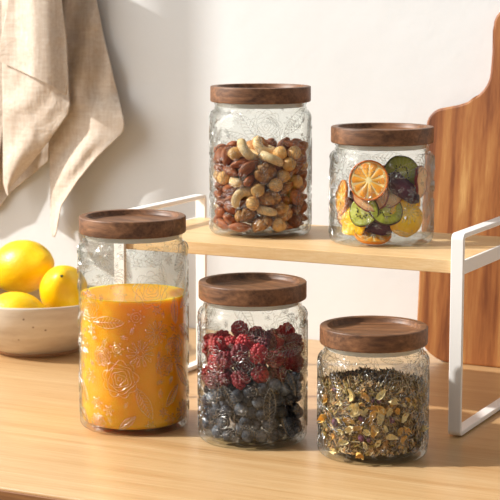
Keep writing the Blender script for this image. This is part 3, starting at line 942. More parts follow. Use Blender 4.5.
PACK_BERRIES = [('blueberry',2,0.001,0.0425,0.012,0.594,0.642,-0.483,0.045),
('blueberry',2,-0.026,0.034,0.0122,0.396,-0.814,-0.243,-0.35),
('blueberry',2,-0.0354,0.0055,0.0114,0.415,-0.021,0.226,0.881),
('blueberry',1,-0.0426,-0.0046,0.0123,0.341,0.569,0.387,0.641),
('blueberry',1,-0.0219,-0.0283,0.0115,0.195,0.74,0.538,0.353),
('blueberry',2,-0.0045,-0.0409,0.0115,0.402,-0.561,0.719,-0.084),
('blueberry',1,0.0257,-0.0337,0.0119,0.942,-0.225,0.214,-0.125),
('blueberry',2,0.0338,-0.012,0.0115,0.348,-0.043,-0.597,-0.722),
('blueberry',0,0.0411,0.0106,0.012,0.257,0.938,0.038,-0.231),
('blueberry',1,0.0226,0.0313,0.0116,0.687,-0.338,-0.272,-0.582),
('blueberry',1,-0.0169,-0.0395,0.0126,0.624,-0.001,0.641,0.447),
('blueberry',1,0.0152,-0.04,0.0122,0.133,0.73,0.307,-0.596),
('blueberry',1,0.0335,-0.0243,0.0115,0.447,-0.32,0.823,0.143),
('blueberry',2,0.0414,-0.0016,0.0117,0.627,0.715,-0.23,0.205),
('blueberry',1,0.0332,0.0251,0.0114,0.585,-0.22,-0.226,0.747),
('blueberry',2,0.0103,0.0343,0.0117,0.588,-0.475,0.446,0.479),
('blueberry',2,-0.0138,0.0333,0.0117,0.345,-0.625,0.405,-0.571),
('blueberry',1,-0.0283,0.0219,0.0116,0.52,-0.616,-0.561,-0.187),
('blueberry',0,-0.0354,-0.0037,0.0223,0.184,-0.939,0.081,-0.28),
('blueberry',0,-0.0316,-0.0173,0.0115,0.335,-0.738,0.37,0.454),
('blueberry',0,0.0421,-0.0101,0.0206,0.054,0.611,0.79,0.026),
('blueberry',2,0.0324,0.0155,0.019,0.104,0.883,-0.455,0.056),
('blueberry',1,0.0298,0.0315,0.0217,0.251,-0.229,-0.794,-0.505),
('blueberry',1,-0.0053,0.0356,0.0202,0.89,-0.026,0.39,-0.237),
('blueberry',2,-0.0238,0.0268,0.0221,0.172,0.637,0.401,0.636),
('blueberry',0,-0.0398,0.017,0.0135,0.137,-0.958,0.207,0.144),
('blueberry',2,-0.0408,-0.0147,0.0196,0.982,-0.146,-0.075,-0.094),
('blueberry',1,-0.0164,-0.0316,0.0222,0.494,0.13,0.846,0.149),
('blueberry',2,0.0049,-0.0353,0.0172,0.329,0.355,-0.295,-0.824),
('blueberry',1,0.0184,-0.0306,0.0215,0.553,-0.469,0.676,-0.132),
('blueberry',1,0.0312,-0.03,0.0223,0.09,-0.276,0.009,-0.957),
('blueberry',0,0.0355,0.002,0.0224,0.905,-0.125,0.37,-0.169),
('blueberry',1,0.028,0.0217,0.0286,0.355,-0.764,0.477,-0.253),
('blueberry',0,0.0095,0.0423,0.0212,0.087,0.394,-0.867,0.292),
('blueberry',2,-0.0003,0.0433,0.0286,0.534,-0.385,-0.018,0.753),
('blueberry',1,-0.0258,0.0349,0.0317,0.174,-0.431,-0.789,-0.401),
('blueberry',0,-0.0337,0.0111,0.0224,0.634,-0.563,-0.365,0.386),
('blueberry',1,-0.033,-0.0283,0.0167,0.502,-0.687,0.017,-0.526),
('blueberry',1,-0.018,-0.0394,0.032,0.34,0.793,0.479,-0.158),
('blueberry',0,0.013,-0.0412,0.0247,0.178,0.402,-0.593,0.674),
('blueberry',1,0.0147,-0.0322,0.0332,0.916,-0.205,-0.339,-0.064),
('blueberry',2,0.0348,-0.0076,0.0301,0.326,0.508,0.014,0.797),
('blueberry',0,0.0418,0.0119,0.0265,0.22,0.394,-0.113,-0.885),
('blueberry',1,0.016,0.0321,0.0223,0.866,0.362,0.308,0.155),
('blueberry',0,-0.0123,0.0332,0.0303,0.482,0.549,-0.666,0.153),
('blueberry',0,-0.0193,0.0385,0.0215,0.384,0.378,-0.064,0.84),
('blueberry',0,-0.0357,0.0248,0.0222,0.56,0.68,0.213,0.422),
('blueberry',1,-0.042,-0.0096,0.0308,0.595,-0.06,-0.316,-0.737),
('blueberry',1,-0.0121,-0.0331,0.0403,0.307,-0.35,-0.143,-0.874),
('blueberry',2,-0.0096,-0.0421,0.0226,0.41,-0.191,0.792,-0.411),
('blueberry',1,-0.0367,-0.0231,0.0276,0.461,0.428,-0.517,0.581),
('blueberry',0,-0.0001,-0.0353,0.0419,0.87,-0.402,-0.278,0.068),
('blueberry',0,-0.0063,-0.0429,0.0343,0.368,0.862,0.348,0.025),
('blueberry',0,0.0311,-0.0175,0.0225,0.455,-0.181,-0.709,0.508),
('blueberry',1,0.0388,-0.0188,0.0333,0.627,-0.124,0.511,0.575),
('blueberry',0,0.0434,0.0011,0.0328,0.314,-0.153,-0.791,0.503),
('blueberry',2,0.0232,0.0364,0.0313,0.195,-0.717,-0.113,0.659),
('blueberry',1,0.0021,0.0351,0.0373,0.621,-0.353,0.55,0.432),
('blueberry',0,-0.0203,0.0384,0.0424,0.033,-0.607,0.05,0.792),
('blueberry',2,-0.0431,0.0048,0.0273,0.153,-0.799,-0.259,-0.52),
('blueberry',0,-0.0277,-0.0333,0.0266,0.495,-0.536,-0.525,-0.438),
('blueberry',2,0.0027,-0.0355,0.0294,0.461,0.741,0.432,0.225),
('blueberry',2,0.0267,-0.0342,0.033,0.392,-0.611,0.549,-0.414),
('blueberry',0,0.0333,-0.0109,0.042,0.654,0.224,0.713,0.117),
('blueberry',2,0.0349,0.0034,0.0439,0.339,0.705,0.424,0.457),
('blueberry',0,0.0316,0.0297,0.0378,0.022,0.355,0.876,-0.327),
('blueberry',1,0.0119,0.0416,0.0333,0.86,-0.163,-0.468,-0.122),
('blueberry',2,-0.0094,0.0423,0.0379,0.142,0.761,-0.451,-0.444),
('blueberry',2,-0.0303,0.0186,0.0316,0.306,-0.196,0.913,-0.186),
('blueberry',2,0.0094,-0.0099,0.0931,0.322,-0.303,0.533,-0.721),
('blueberry',0,-0.042,0.0107,0.0382,0.454,0.067,-0.045,-0.887),
('blueberry',2,-0.0321,-0.0148,0.0359,0.733,0.537,0.332,0.255),
('blueberry',0,-0.0223,-0.0274,0.0359,0.472,-0.158,-0.117,-0.859),
('blueberry',0,0.0089,-0.0423,0.0379,0.421,0.831,0.023,-0.363),
('blueberry',1,0.0275,-0.0223,0.0367,0.814,-0.182,0.431,-0.344),
('blueberry',1,0.043,-0.0053,0.0475,0.29,-0.141,0.931,-0.173),
('blueberry',1,0.0333,0.0125,0.0355,0.652,0.195,-0.056,-0.731),
('blueberry',0,0.0159,0.0314,0.0398,0.318,0.456,-0.829,0.068),
('blueberry',0,-0.0004,0.0435,0.046,0.643,0.633,-0.201,0.381),
('blueberry',0,-0.024,0.0258,0.0398,0.337,-0.559,-0.371,0.66),
('blueberry',1,-0.0341,-0.0265,0.0393,0.662,-0.507,-0.55,0.05),
('blueberry',1,-0.0236,-0.0361,0.0445,0.753,0.062,0.136,-0.641),
('blueberry',0,0.0239,-0.036,0.0451,0.126,-0.389,0.912,-0.01),
('blueberry',1,0.0369,-0.0223,0.0451,0.63,-0.629,0.448,-0.084),
('blueberry',0,0.0428,0.006,0.0533,0.44,-0.108,-0.411,-0.791),
('blueberry',1,0.0293,0.0195,0.0448,0.288,0.741,-0.026,0.605),
('blueberry',1,0.0117,0.0416,0.0457,0.296,-0.312,0.563,-0.706),
('blueberry',2,-0.0085,0.0341,0.0472,0.49,0.058,-0.302,0.815),
('blueberry',2,-0.0376,0.022,0.0406,0.536,-0.127,0.688,-0.472),
('blueberry',1,-0.0354,-0.0006,0.0357,0.551,-0.823,0.113,-0.085),
('blueberry',1,0.0205,0.0383,0.0542,0.384,0.427,0.477,-0.666),
('blueberry',2,0.0091,0.0338,0.0551,0.089,0.835,0.203,-0.504),
('blueberry',2,-0.0316,0.0298,0.0485,0.616,0.421,0.61,-0.267),
('blueberry',0,-0.0345,0.0054,0.0466,0.279,-0.57,0.755,-0.167),
('blueberry',2,-0.0331,-0.0123,0.0481,0.36,0.89,0.148,-0.236),
('blueberry',0,-0.0032,-0.0347,0.0538,0.753,-0.033,-0.645,-0.127),
('blueberry',2,0.0117,-0.0331,0.0455,0.711,-0.145,-0.642,-0.247),
('blueberry',2,0.0256,-0.0243,0.0493,0.847,0.277,-0.454,-0.033),
('blueberry',1,0.0407,-0.0152,0.0547,0.399,-0.825,-0.108,0.386),
('blueberry',2,0.0298,0.0313,0.0499,0.617,-0.067,-0.364,0.695),
('blueberry',2,-0.043,-0.0063,0.0436,0.263,-0.639,-0.205,-0.693),
('blueberry',2,-0.0254,-0.0242,0.048,0.515,0.62,0.173,-0.566),
('blueberry',0,-0.0123,-0.0415,0.0493,0.371,0.251,0.22,-0.867),
('blueberry',2,0.0053,-0.043,0.0501,0.762,-0.524,-0.33,0.192),
('blueberry',1,0.0271,-0.0336,0.057,0.795,0.189,-0.402,0.413),
('blueberry',1,0.0429,-0.0054,0.062,0.209,0.573,-0.427,0.668),
('blueberry',0,0.0326,0.0128,0.0545,0.887,0.013,-0.275,0.37),
('blueberry',1,0.0231,0.0261,0.0586,0.938,0.292,-0.091,-0.161),
('blueberry',1,0.0018,0.0432,0.0584,0.052,-0.059,0.306,0.949),
('blueberry',2,-0.0194,0.0294,0.0509,0.279,0.653,-0.704,-0.006),
('blueberry',1,0.0168,-0.0399,0.0547,0.4,0.401,0.824,-0.037),
('blueberry',1,0.0354,-0.0251,0.0604,0.322,0.883,-0.258,0.226),
('blueberry',1,0.0347,0.0034,0.0623,0.296,0.941,0.163,0.016),
('blueberry',1,0.0356,0.0243,0.0579,0.031,-0.23,0.507,-0.83),
('blueberry',1,0.021,0.0175,0.0773,0.169,-0.588,-0.227,0.758),
('raspberry',1,-0.0403,0.0002,0.0587,0.504,0.042,-0.766,-0.398),
('raspberry',0,-0.025,-0.0326,0.0599,0.619,-0.524,-0.531,0.248),
('raspberry',0,-0.0371,0.0175,0.055,0.314,0.88,-0.086,-0.346),
('raspberry',0,0.0071,-0.0403,0.0658,0.908,0.144,-0.339,-0.197),
('raspberry',0,0.0336,-0.0139,0.0694,0.907,-0.392,-0.143,-0.062),
('raspberry',2,0.0307,0.0053,0.0766,0.214,0.746,0.467,0.424),
('raspberry',2,0.0234,0.0339,0.0711,0.949,-0.248,0.009,0.196),
('raspberry',0,-0.0257,0.0083,0.0815,0.667,-0.694,0.267,0.042),
('raspberry',0,-0.0134,0.039,0.0605,0.531,-0.37,0.755,0.108),
('raspberry',1,0.0079,0.0404,0.0713,0.245,0.154,0.919,0.268),
('raspberry',1,0.0406,-0.0059,0.0837,0.136,-0.634,0.762,0.005),
('raspberry',1,0.0353,0.0211,0.0729,0.204,0.093,0.974,-0.046),
('raspberry',0,-0.0095,0.04,0.0772,0.797,-0.062,-0.601,0.022),
('raspberry',0,-0.0374,0.0164,0.0725,0.258,0.734,0.403,-0.481),
('raspberry',2,-0.0405,-0.0012,0.076,0.287,0.225,0.657,-0.66),
('raspberry',0,-0.0367,-0.0188,0.0612,0.55,0.129,0.095,-0.82),
('raspberry',1,-0.0277,0.0299,0.0643,0.504,0.011,0.481,0.717),
('raspberry',2,0.0178,0.0119,0.0904,0.209,0.007,-0.976,0.057),
('raspberry',0,0.014,0.0281,0.0849,0.623,0.088,-0.356,0.691),
('raspberry',1,0.003,0.0407,0.0903,0.264,-0.893,0.349,0.103),
('raspberry',0,-0.0272,0.0276,0.0806,0.406,-0.568,-0.643,0.315),
('raspberry',1,-0.0393,0.0113,0.091,0.364,0.29,-0.715,0.522),
('raspberry',0,-0.0295,-0.0147,0.0759,0.06,-0.488,-0.786,-0.376),
('raspberry',2,-0.0099,-0.0391,0.0659,0.642,-0.734,0.201,0.095),
('raspberry',2,-0.0148,0.0368,0.0927,0.343,0.342,-0.771,-0.413),
('raspberry',2,-0.0401,-0.007,0.0914,0.666,-0.354,0.619,-0.219),
('raspberry',0,0.0237,-0.0043,0.0902,0.747,-0.544,-0.055,-0.378),
('raspberry',2,0.0346,-0.0225,0.0845,0.134,-0.069,-0.766,0.625),
('raspberry',1,-0.0326,-0.0241,0.0895,0.689,-0.485,-0.454,-0.29),
('raspberry',2,-0.0218,-0.033,0.0767,0.591,-0.083,0.777,0.202),
('raspberry',0,0.0057,-0.029,0.0779,0.516,-0.484,0.674,-0.214),
('raspberry',2,0.0228,-0.0291,0.0696,0.05,-0.142,-0.879,-0.452),
('raspberry',1,0.0176,-0.0187,0.084,0.636,-0.208,-0.151,0.728),
('raspberry',1,0.0393,0.0113,0.0901,0.743,-0.329,0.044,-0.581),
('raspberry',2,0.0189,0.0365,0.098,0.058,0.623,0.738,0.252),
('raspberry',2,-0.0025,0.0254,0.0837,0.795,-0.36,-0.279,-0.4),
('raspberry',0,0.0055,0.0251,0.1005,0.524,-0.575,0.384,0.497),
('raspberry',1,-0.0372,0.017,0.1078,0.754,-0.019,0.089,0.65),
('raspberry',1,-0.0365,-0.0181,0.1053,0.414,0.711,-0.261,0.505),
('raspberry',1,-0.0198,-0.0356,0.0953,0.013,0.054,0.996,-0.068),
('raspberry',0,-0.0078,-0.04,0.083,0.545,-0.657,-0.306,-0.421),
('raspberry',1,0.0069,-0.04,0.0912,0.705,-0.634,-0.267,-0.172),
('raspberry',0,0.0249,-0.0189,0.0998,0.159,0.8,0.427,0.39),
('raspberry',1,-0.0129,-0.0218,0.0855,0.04,0.663,-0.025,-0.747),
('raspberry',1,0.0306,0.0261,0.0919,0.483,-0.456,-0.157,-0.731),
('raspberry',0,0.0228,-0.0344,0.0907,0.309,0.866,0.301,-0.253),
('raspberry',0,-0.0206,-0.0075,0.0902,0.034,0.673,0.452,-0.584),
('raspberry',0,-0.0015,-0.0074,0.1038,0.501,-0.231,0.618,-0.56),
('raspberry',1,0.0286,0.0109,0.1046,0.771,0.37,-0.149,-0.497),
('raspberry',2,-0.0151,0.0178,0.0917,0.055,0.12,-0.67,-0.73),
('raspberry',0,-0.0284,0.0292,0.0985,0.458,-0.067,0.697,-0.547),
('raspberry',0,-0.0407,-0.0001,0.1066,0.739,0.653,-0.055,-0.157),
('raspberry',2,-0.0151,-0.0191,0.1025,0.706,0.312,0.397,-0.497),
('raspberry',0,0.0029,-0.0228,0.0964,0.006,0.814,0.152,0.561),
('raspberry',2,-0.0186,-0.0365,0.1126,0.187,0.561,-0.724,-0.354),
('raspberry',0,-0.0097,0.0211,0.1069,0.54,-0.823,-0.064,0.164),
('raspberry',2,0.0406,0.0028,0.1139,0.117,-0.277,0.412,-0.86),
('raspberry',2,0.0014,0.0081,0.0966,0.656,-0.215,-0.71,0.136),
('raspberry',0,0.0396,-0.0096,0.1004,0.318,0.226,0.787,-0.479),
('raspberry',1,-0.0006,0.0077,0.114,0.129,-0.672,-0.597,-0.419),
('raspberry',0,0.0038,0.041,0.1086,0.369,-0.097,-0.912,-0.152),
('raspberry',2,-0.0142,0.0386,0.1098,0.385,-0.555,-0.535,0.507),
('raspberry',1,-0.0241,0.0252,0.1153,0.685,0.126,-0.55,-0.461),
('raspberry',1,-0.0049,-0.0408,0.1039,0.027,0.764,0.327,-0.555),
('raspberry',0,0.0128,-0.0338,0.1057,0.023,-0.465,-0.757,-0.458),
('raspberry',1,0.0161,-0.0012,0.1048,0.762,0.063,0.631,-0.132),
('raspberry',0,0.0127,-0.0165,0.1119,0.728,-0.568,0.264,-0.279),
('raspberry',1,-0.0286,-0.0245,0.1186,0.55,0.788,-0.242,-0.135),
('raspberry',2,0.0144,0.0164,0.1137,0.438,0.332,-0.338,-0.764),
('raspberry',0,0.0281,-0.0302,0.113,0.089,0.896,0.227,0.37),
('raspberry',0,-0.0246,-0.0076,0.1121,0.433,0.209,-0.417,-0.771),
('raspberry',1,0.0025,-0.0408,0.1203,0.348,0.688,0.59,0.24),
('raspberry',1,0.0368,-0.0163,0.1157,0.382,0.692,0.609,0.064),
('raspberry',0,0.0178,0.0358,0.1172,0.102,-0.528,-0.742,-0.399),
('raspberry',2,0.0297,0.0276,0.1088,0.257,0.667,0.289,-0.637),
('raspberry',1,-0.0152,0.0042,0.1036,0.189,-0.782,0.16,0.571),
('raspberry',2,-0.0374,0.0073,0.1227,0.907,0.398,-0.057,0.126),
('raspberry',2,-0.0029,-0.0256,0.1134,0.336,0.693,0.565,0.295),
('raspberry',0,0.0149,-0.0298,0.1234,0.483,-0.631,0.002,-0.607),
('raspberry',0,0.0009,0.0266,0.1194,0.762,0.515,0.06,-0.387),
('raspberry',1,-0.0395,-0.0106,0.1218,0.103,0.946,-0.261,-0.159),
('raspberry',0,-0.0085,-0.0074,0.1193,0.527,-0.606,-0.595,-0.035),
('raspberry',1,0.0036,-0.0169,0.127,0.903,-0.329,0.252,-0.111),
('raspberry',0,-0.0189,0.0088,0.119,0.376,-0.806,-0.028,-0.456),
('raspberry',0,-0.0132,0.0335,0.126,0.556,0.631,-0.448,0.302)]

GEO = {'almond': (almond_geo, 'almond'), 'hazelnut': (hazelnut_geo, 'hazelnut'), 'cashew': (cashew_geo, 'cashew'), 'walnut': (walnut_geo, 'walnut_kernel'),
       'raspberry': (raspberry_geo, 'raspberry'), 'blueberry': (blueberry_geo, 'blueberry')}
ORIG = {}
def copy_of(kind, var):
    """first of its kind is built, later ones are copies sharing its mesh"""
    if (kind, var) not in ORIG:
        fn, mk = GEO[kind]
        V, Fc = fn(var)
        o = mesh_obj(kind, V, Fc, M[mk])
        ORIG[(kind, var)] = o
        return o
    o = ORIG[(kind, var)].copy()
    COL.objects.link(o)
    return o

def describe(items, pile, zlo, zhi, face, near_hi, near_lo, pose_of, group_of):
    """words for each item: pose, height in the pile, which neighbour jar its side faces, nearest other kind"""
    f = Vector((cos(face), sin(face)))
    r = Vector((-sin(face), cos(face)))
    for it in items:
        p = it['p']
        h = (p.z - zlo) / (zhi - zlo)
        it['tier'] = 'at the bottom' if h < 0.13 else 'low' if h < 0.33 else 'below mid-height' if h < 0.5 else 'above mid-height' if h < 0.68 else 'high' if h < 0.86 else 'on top'
        d2 = Vector((p.x, p.y))
        it['front'] = d2.dot(f)
        a = math.atan2(d2.dot(r), d2.dot(f))
        it['side'] = 'front' if abs(a) < radians(24) else ('' if abs(a) > radians(125) else near_hi if a > 0 else near_lo)
        if abs(a) > radians(125):
            it['side'] = 'wall side'
        it['u'] = d2.dot(r)
    for it in items:
        best = None
        for jt in items:
            if jt is it or jt['kind'] == it['kind'] and len(pose_of) > 1:
                continue
            if jt['front'] < 0 and it['front'] > 0:
                continue
            d = (jt['p'] - it['p']).length
            if best is None or d < best[0]:
                best = (d, jt)
        if best and best[0] < 0.024:
            dz = it['p'].z - best[1]['p'].z
            w = 'above' if dz > 0.007 else 'below' if dz < -0.007 else 'beside'
            it['rel'] = '%s a %s' % (w, best[1]['name'])
        else:
            it['rel'] = ''
    for it in items:
        words_ = [pose_of[it['kind']](it), it['tier'], it['side'], it['rel']]
        lab = '%s %s in %s, %s' % (words_[0], words_[1], pile, words_[2])
        if words_[3]:
            lab += ', ' + words_[3]
        tag(it['o'], lab, it['cat'], group_of[it['kind']])

def axis_pose(q, ax):
    d = q @ ax
    up = abs(d.z)
    return 'upright' if up > 0.8 else 'slanting' if up > 0.38 else 'flat-lying'

from mathutils import Quaternion
nut_names = {'almond': 'almond', 'hazelnut': 'hazelnut', 'cashew': 'cashew', 'walnut': 'walnut half'}
jl = Vector((-0.7946, 1.6211, SHELF_Z))
items = []
for kind, var, x, y, z, qw, qx, qy, qz in PACK_NUTS:
    if z > 0.0935:
        continue
    o = copy_of(kind, var)
    o.rotation_mode = 'QUATERNION'
    q = Quaternion((qw, qx, qy, qz))
    o.rotation_quaternion = q
    o.location = jl + Vector((x, y, z))
    items.append({'o': o, 'kind': kind, 'p': Vector((x, y, z)), 'q': q, 'cat': 'nut', 'name': nut_names[kind]})
describe(items, 'nut jar', 0.004, 0.092, radians(-63.9), 'dried fruit side', 'towel side',
         {'almond': lambda i: axis_pose(i['q'], Vector((1, 0, 0))) + ' brown almond',
          'hazelnut': lambda i: 'round tan hazelnut' if axis_pose(i['q'], Vector((0, 0, 1))) != 'upright' else 'upright tan hazelnut',
          'cashew': lambda i: axis_pose(i['q'], Vector((0, 0, 1))).replace('flat-lying', 'edge-on').replace('upright', 'flat') + ' pale cashew',
          'walnut': lambda i: axis_pose(i['q'], Vector((1, 0, 0))) + ' folded walnut half'},
         {'almond': 'almonds in the nut jar', 'hazelnut': 'hazelnuts in the nut jar', 'cashew': 'cashews in the nut jar', 'walnut': 'walnut halves in the nut jar'})

jl = Vector((-0.7154, 1.4426, 0.0))
items = []
for kind, var, x, y, z, qw, qx, qy, qz in PACK_BERRIES:
    if z > (0.100 if kind == 'raspberry' else 0.075):
        continue
    o = copy_of(kind, var)
    o.rotation_mode = 'QUATERNION'
    q = Quaternion((qw, qx, qy, qz))
    o.rotation_quaternion = q
    o.location = jl + Vector((x, y, z))
    items.append({'o': o, 'kind': kind, 'p': Vector((x, y, z)), 'q': q, 'cat': 'berry', 'name': kind})
describe(items, 'berry jar', 0.005, 0.112, radians(-63.6), 'tea side', 'juice side',
         {'raspberry': lambda i: axis_pose(i['q'], Vector((0, 0, 1))) + ' red raspberry',
          'blueberry': lambda i: {'upright': 'crown-up blueberry' if (i['q'] @ Vector((0, 0, 1))).z > 0 else 'crown-down blueberry', 'slanting': 'crown-tilted blueberry', 'flat-lying': 'sideways blueberry'}[axis_pose(i['q'], Vector((0, 0, 1)))]},
         {'raspberry': 'raspberries in the berry jar', 'blueberry': 'blueberries in the berry jar'})

# ---- dried fruit slices
def slice_mat(name, stops, rough=0.45, rays=0, sub=0.3, seeds=False, sc=300):
    t = NT(name)
    v = t.coords()
    sp = t.n('ShaderNodeSeparateXYZ'); t.l(v, sp.inputs[0])
    r = t.math('SQRT', t.math('ADD', t.math('POWER', sp.outputs[0], 2.0), t.math('POWER', sp.outputs[1], 2.0)))
    nz = t.noise(v, sc, 4, 0.6)
    fac = t.math('ADD', t.math('DIVIDE', r, 0.02), t.math('MULTIPLY', t.math('SUBTRACT', nz, 0.5), 0.28))
    c = t.ramp(fac, stops)
    if rays:
        an = t.math('ARCTAN2', sp.outputs[1], sp.outputs[0])
        ray_ = t.math('SINE', t.math('MULTIPLY', an, float(rays)))
        k = t.ramp(ray_, [(0.0, (0, 0, 0, 1)), (1.0, (0.5, 0.5, 0.5, 1))])
        c = t.mixc(t.math('MULTIPLY', k, 0.35), c, '#d9d77a', 'MIX')
    p = t.principled(c, rough, t.bump(nz, 0.5, 0.0008), 0.4)
    p.inputs['Subsurface Weight'].default_value = sub
    p.inputs['Subsurface Radius'].default_value = (0.006, 0.004, 0.002)
    p.inputs['Subsurface Scale'].default_value = 0.5
    return t.m
M['orange_pulp'] = slice_mat('orange_pulp', [(0.1, '#f8bf58'), (0.5, '#f3a634'), (0.9, '#ea8f1c')], 0.35)
M['orange_rind'] = slice_mat('orange_rind', [(0.0, '#f0a030'), (0.9, '#e88a14'), (1.0, '#d96f0c')], 0.5, sub=0.1)
M['pith'] = slice_mat('citrus_pith', [(0.0, '#f7dfa6'), (1.0, '#f2c97e')], 0.6)
M['kiwi_flesh'] = slice_mat('kiwi_flesh', [(0.0, '#d9d68a'), (0.25, '#bfb83c'), (0.6, '#a9a92c'), (1.0, '#83851f')], 0.4, rays=22)
M['kiwi_skin'] = slice_mat('kiwi_skin', [(0.0, '#5a3a1c'), (1.0, '#47301a')], 0.8, sub=0)
M['kiwi_core'] = slice_mat('kiwi_core', [(0.0, '#cfcc78'), (1.0, '#b9bb58')], 0.5)
M['kiwi_seed'] = slice_mat('kiwi_seed', [(0.0, '#1a120c'), (1.0, '#1a120c')], 0.4, sub=0)
M['apple_flesh'] = slice_mat('apple_flesh', [(0.0, '#f3cf9c'), (0.6, '#ecbb86'), (1.0, '#dd9a68')], 0.6)
M['apple_skin'] = slice_mat('apple_skin', [(0.0, '#9c2a22'), (1.0, '#7e1c1c')], 0.45, sub=0)
M['plum'] = slice_mat('dried_plum', [(0.0, '#64263c'), (0.6, '#451428'), (1.0, '#310f1c')], 0.4, sub=0.1, sc=160)
M['mango'] = slice_mat('dried_mango', [(0.0, '#fbd631'), (0.6, '#f6c61c'), (1.0, '#e8ad12')], 0.45, sub=0.35, sc=160)

def warp(p, seed, amp, R_):
    return p + Vector((0, 0, amp * (noise.noise(Vector((p.x * 70 + seed * 3, p.y * 70, seed))) + (p.x * p.x - p.y * p.y) / (R_ * R_) * 0.5)))
def disc(R_, th, seed, amp, r0=0.0, n=40, rings=8, edge=0.03):
    """thin slice with rounded rim; r0 > 0 leaves a hole"""
    prof = [(r0 + (R_ - r0) * k / rings, -th / 2) for k in range(rings)]
    prof += [(R_ - th * 0.15, -th / 2), (R_, -th * 0.2), (R_, th * 0.2), (R_ - th * 0.15, th / 2)]
    prof += [(r0 + (R_ - r0) * k / rings, th / 2) for k in range(rings - 1, -1, -1)]
    V, Fc = lathe(prof, n, closed=r0 > 0)
    out = []
    for p in V:
        p = Vector(p); a = math.atan2(p.y, p.x)
        k = 1 + edge * noise.noise(Vector((cos(a) * 1.6, sin(a) * 1.6, seed * 5.0)))
        out.append(warp(Vector((p.x * k, p.y * k, p.z)), seed, amp, R_))
    return out, Fc
def ringgeo(R_, w, th, seed, amp, edge=0.03, n=44):
    V, Fc = lathe([(R_ - w, -th / 2), (R_ - 0.0003, -th / 2), (R_, -th * 0.3), (R_, th * 0.3), (R_ - 0.0003, th / 2), (R_ - w, th / 2)], n, closed=True)
    out = []
    for p in V:
        p = Vector(p); a = math.atan2(p.y, p.x)
        k = 1 + edge * noise.noise(Vector((cos(a) * 1.6, sin(a) * 1.6, seed * 5.0)))
        out.append(warp(Vector((p.x * k, p.y * k, p.z)), seed, amp, R_))
    return out, Fc

def build_citrus(e, R_, seed):
    amp = 0.0014
    V, Fc = disc(R_ * 0.93, 0.0018, seed, amp); mesh_obj('pith', V, Fc, M['pith'], e)
    V, Fc = ringgeo(R_, R_ * 0.085, 0.0030, seed, amp); mesh_obj('rind', V, Fc, M['orange_rind'], e)
    V, Fc = [], []
    nseg = 10
    for s in range(nseg):
        a0 = 2 * pi * s / nseg + 0.05; a1 = 2 * pi * (s + 1) / nseg - 0.05
        for sgn in (1, -1):
            b = len(V); nu, nv = 6, 7
            for j in range(nv + 1):
                for i in range(nu + 1):
                    u, w = i / nu, j / nv
                    rr = R_ * (0.13 + 0.74 * w)
                    a = a0 + (a1 - a0) * u
                    da = 0.35 * (1 - w) * (u - 0.5) * 0.1
                    bul = 0.0007 * (max(0.0, sin(pi * u)) ** 0.6) * (max(0.0, sin(pi * min(1, w * 1.02))) ** 0.5)
                    p = Vector((rr * cos(a + da), rr * sin(a + da), sgn * (0.0008 + bul)))
                    p.z += sgn * 0.0002 * noise.noise(p * 700)
                    V.append(warp(p, seed, amp, R_))
            for j in range(nv):
                for i in range(nu):
                    q = b + j * (nu + 1) + i
                    Fc.append((q, q + 1, q + nu + 2, q + nu + 1) if sgn > 0 else (q, q + nu + 1, q + nu + 2, q + 1))
    mesh_obj('pulp', V, Fc, M['orange_pulp'], e)
def build_kiwi(e, R_, seed):
    amp = 0.0022
    V, Fc = disc(R_ * 0.96, 0.0032, seed, amp, edge=0.06); mesh_obj('flesh', V, Fc, M['kiwi_flesh'], e)
    V, Fc = ringgeo(R_, R_ * 0.035, 0.0034, seed, amp, edge=0.06); mesh_obj('skin', V, Fc, M['kiwi_skin'], e)
    V, Fc = disc(R_ * 0.24, 0.0040, seed, amp, n=20, rings=3)
    mesh_obj('core', [Vector((p.x * 1.25, p.y * 0.8, p.z)) for p in V], Fc, M['kiwi_core'], e)
    V, Fc = [], []
    rnd = random.Random(seed)
    for s in range(26):
        a = 2 * pi * s / 26 + rnd.uniform(-0.06, 0.06); rr = R_ * rnd.uniform(0.33, 0.5)
        for sgn in (1, -1):
            b = len(V)
            for c in ICO1[0]:
                q = Vector((c.x * 0.0011, c.y * 0.0006, c.z * 0.0004))
                q = Vector((q.x * cos(a) - q.y * sin(a), q.x * sin(a) + q.y * cos(a), q.z))
                V.append(warp(Vector((rr * cos(a), rr * sin(a), 0)), seed, amp, R_) + q + Vector((0, 0, sgn * 0.00175)))
            Fc += [tuple(b + i for i in t_) for t_ in ICO1[1]]
    mesh_obj('seeds', V, Fc, M['kiwi_seed'], e)['kind'] = 'stuff'
def build_apple(e, R_, seed):
    amp = 0.003
    V, Fc = disc(R_ * 0.97, 0.0028, seed, amp, r0=R_ * 0.12, edge=0.08); mesh_obj('flesh', V, Fc, M['apple_flesh'], e)
    V, Fc = ringgeo(R_, R_ * 0.05, 0.0032, seed, amp, edge=0.08); mesh_obj('skin', V, Fc, M['apple_skin'], e)
def build_plum(e, R_, seed):
    v, f = ICO4
    V = []
    for c in v:
        k = 0.9 + 0.22 * noise.noise(c * 1.7 + Vector((seed, 0, 0))) + 0.12 * (1 - abs(noise.noise(Vector((c.x * 1.2, c.y * 7, c.z * 7)) + Vector((0, seed, 0)))) * 2)
        V.append(Vector((c.x * R_ * 1.3 * k, c.y * R_ * 0.62 * k, c.z * R_ * 0.34 * k + 0.25 * R_ * (c.x * c.x - 0.4))))
    mesh_obj('flesh', V, f, M['plum'], e)
def build_mango(e, R_, seed):
    V, Fc = disc(R_, 0.0040, seed, 0.004, r0=R_ * 0.10, edge=0.16, rings=10)
    V = [p * (1 + 0.05 * noise.noise(p * 160)) + Vector((0, 0, 0.0008 * noise.noise(p * 420))) for p in V]
    mesh_obj('flesh', V, Fc, M['mango'], e)

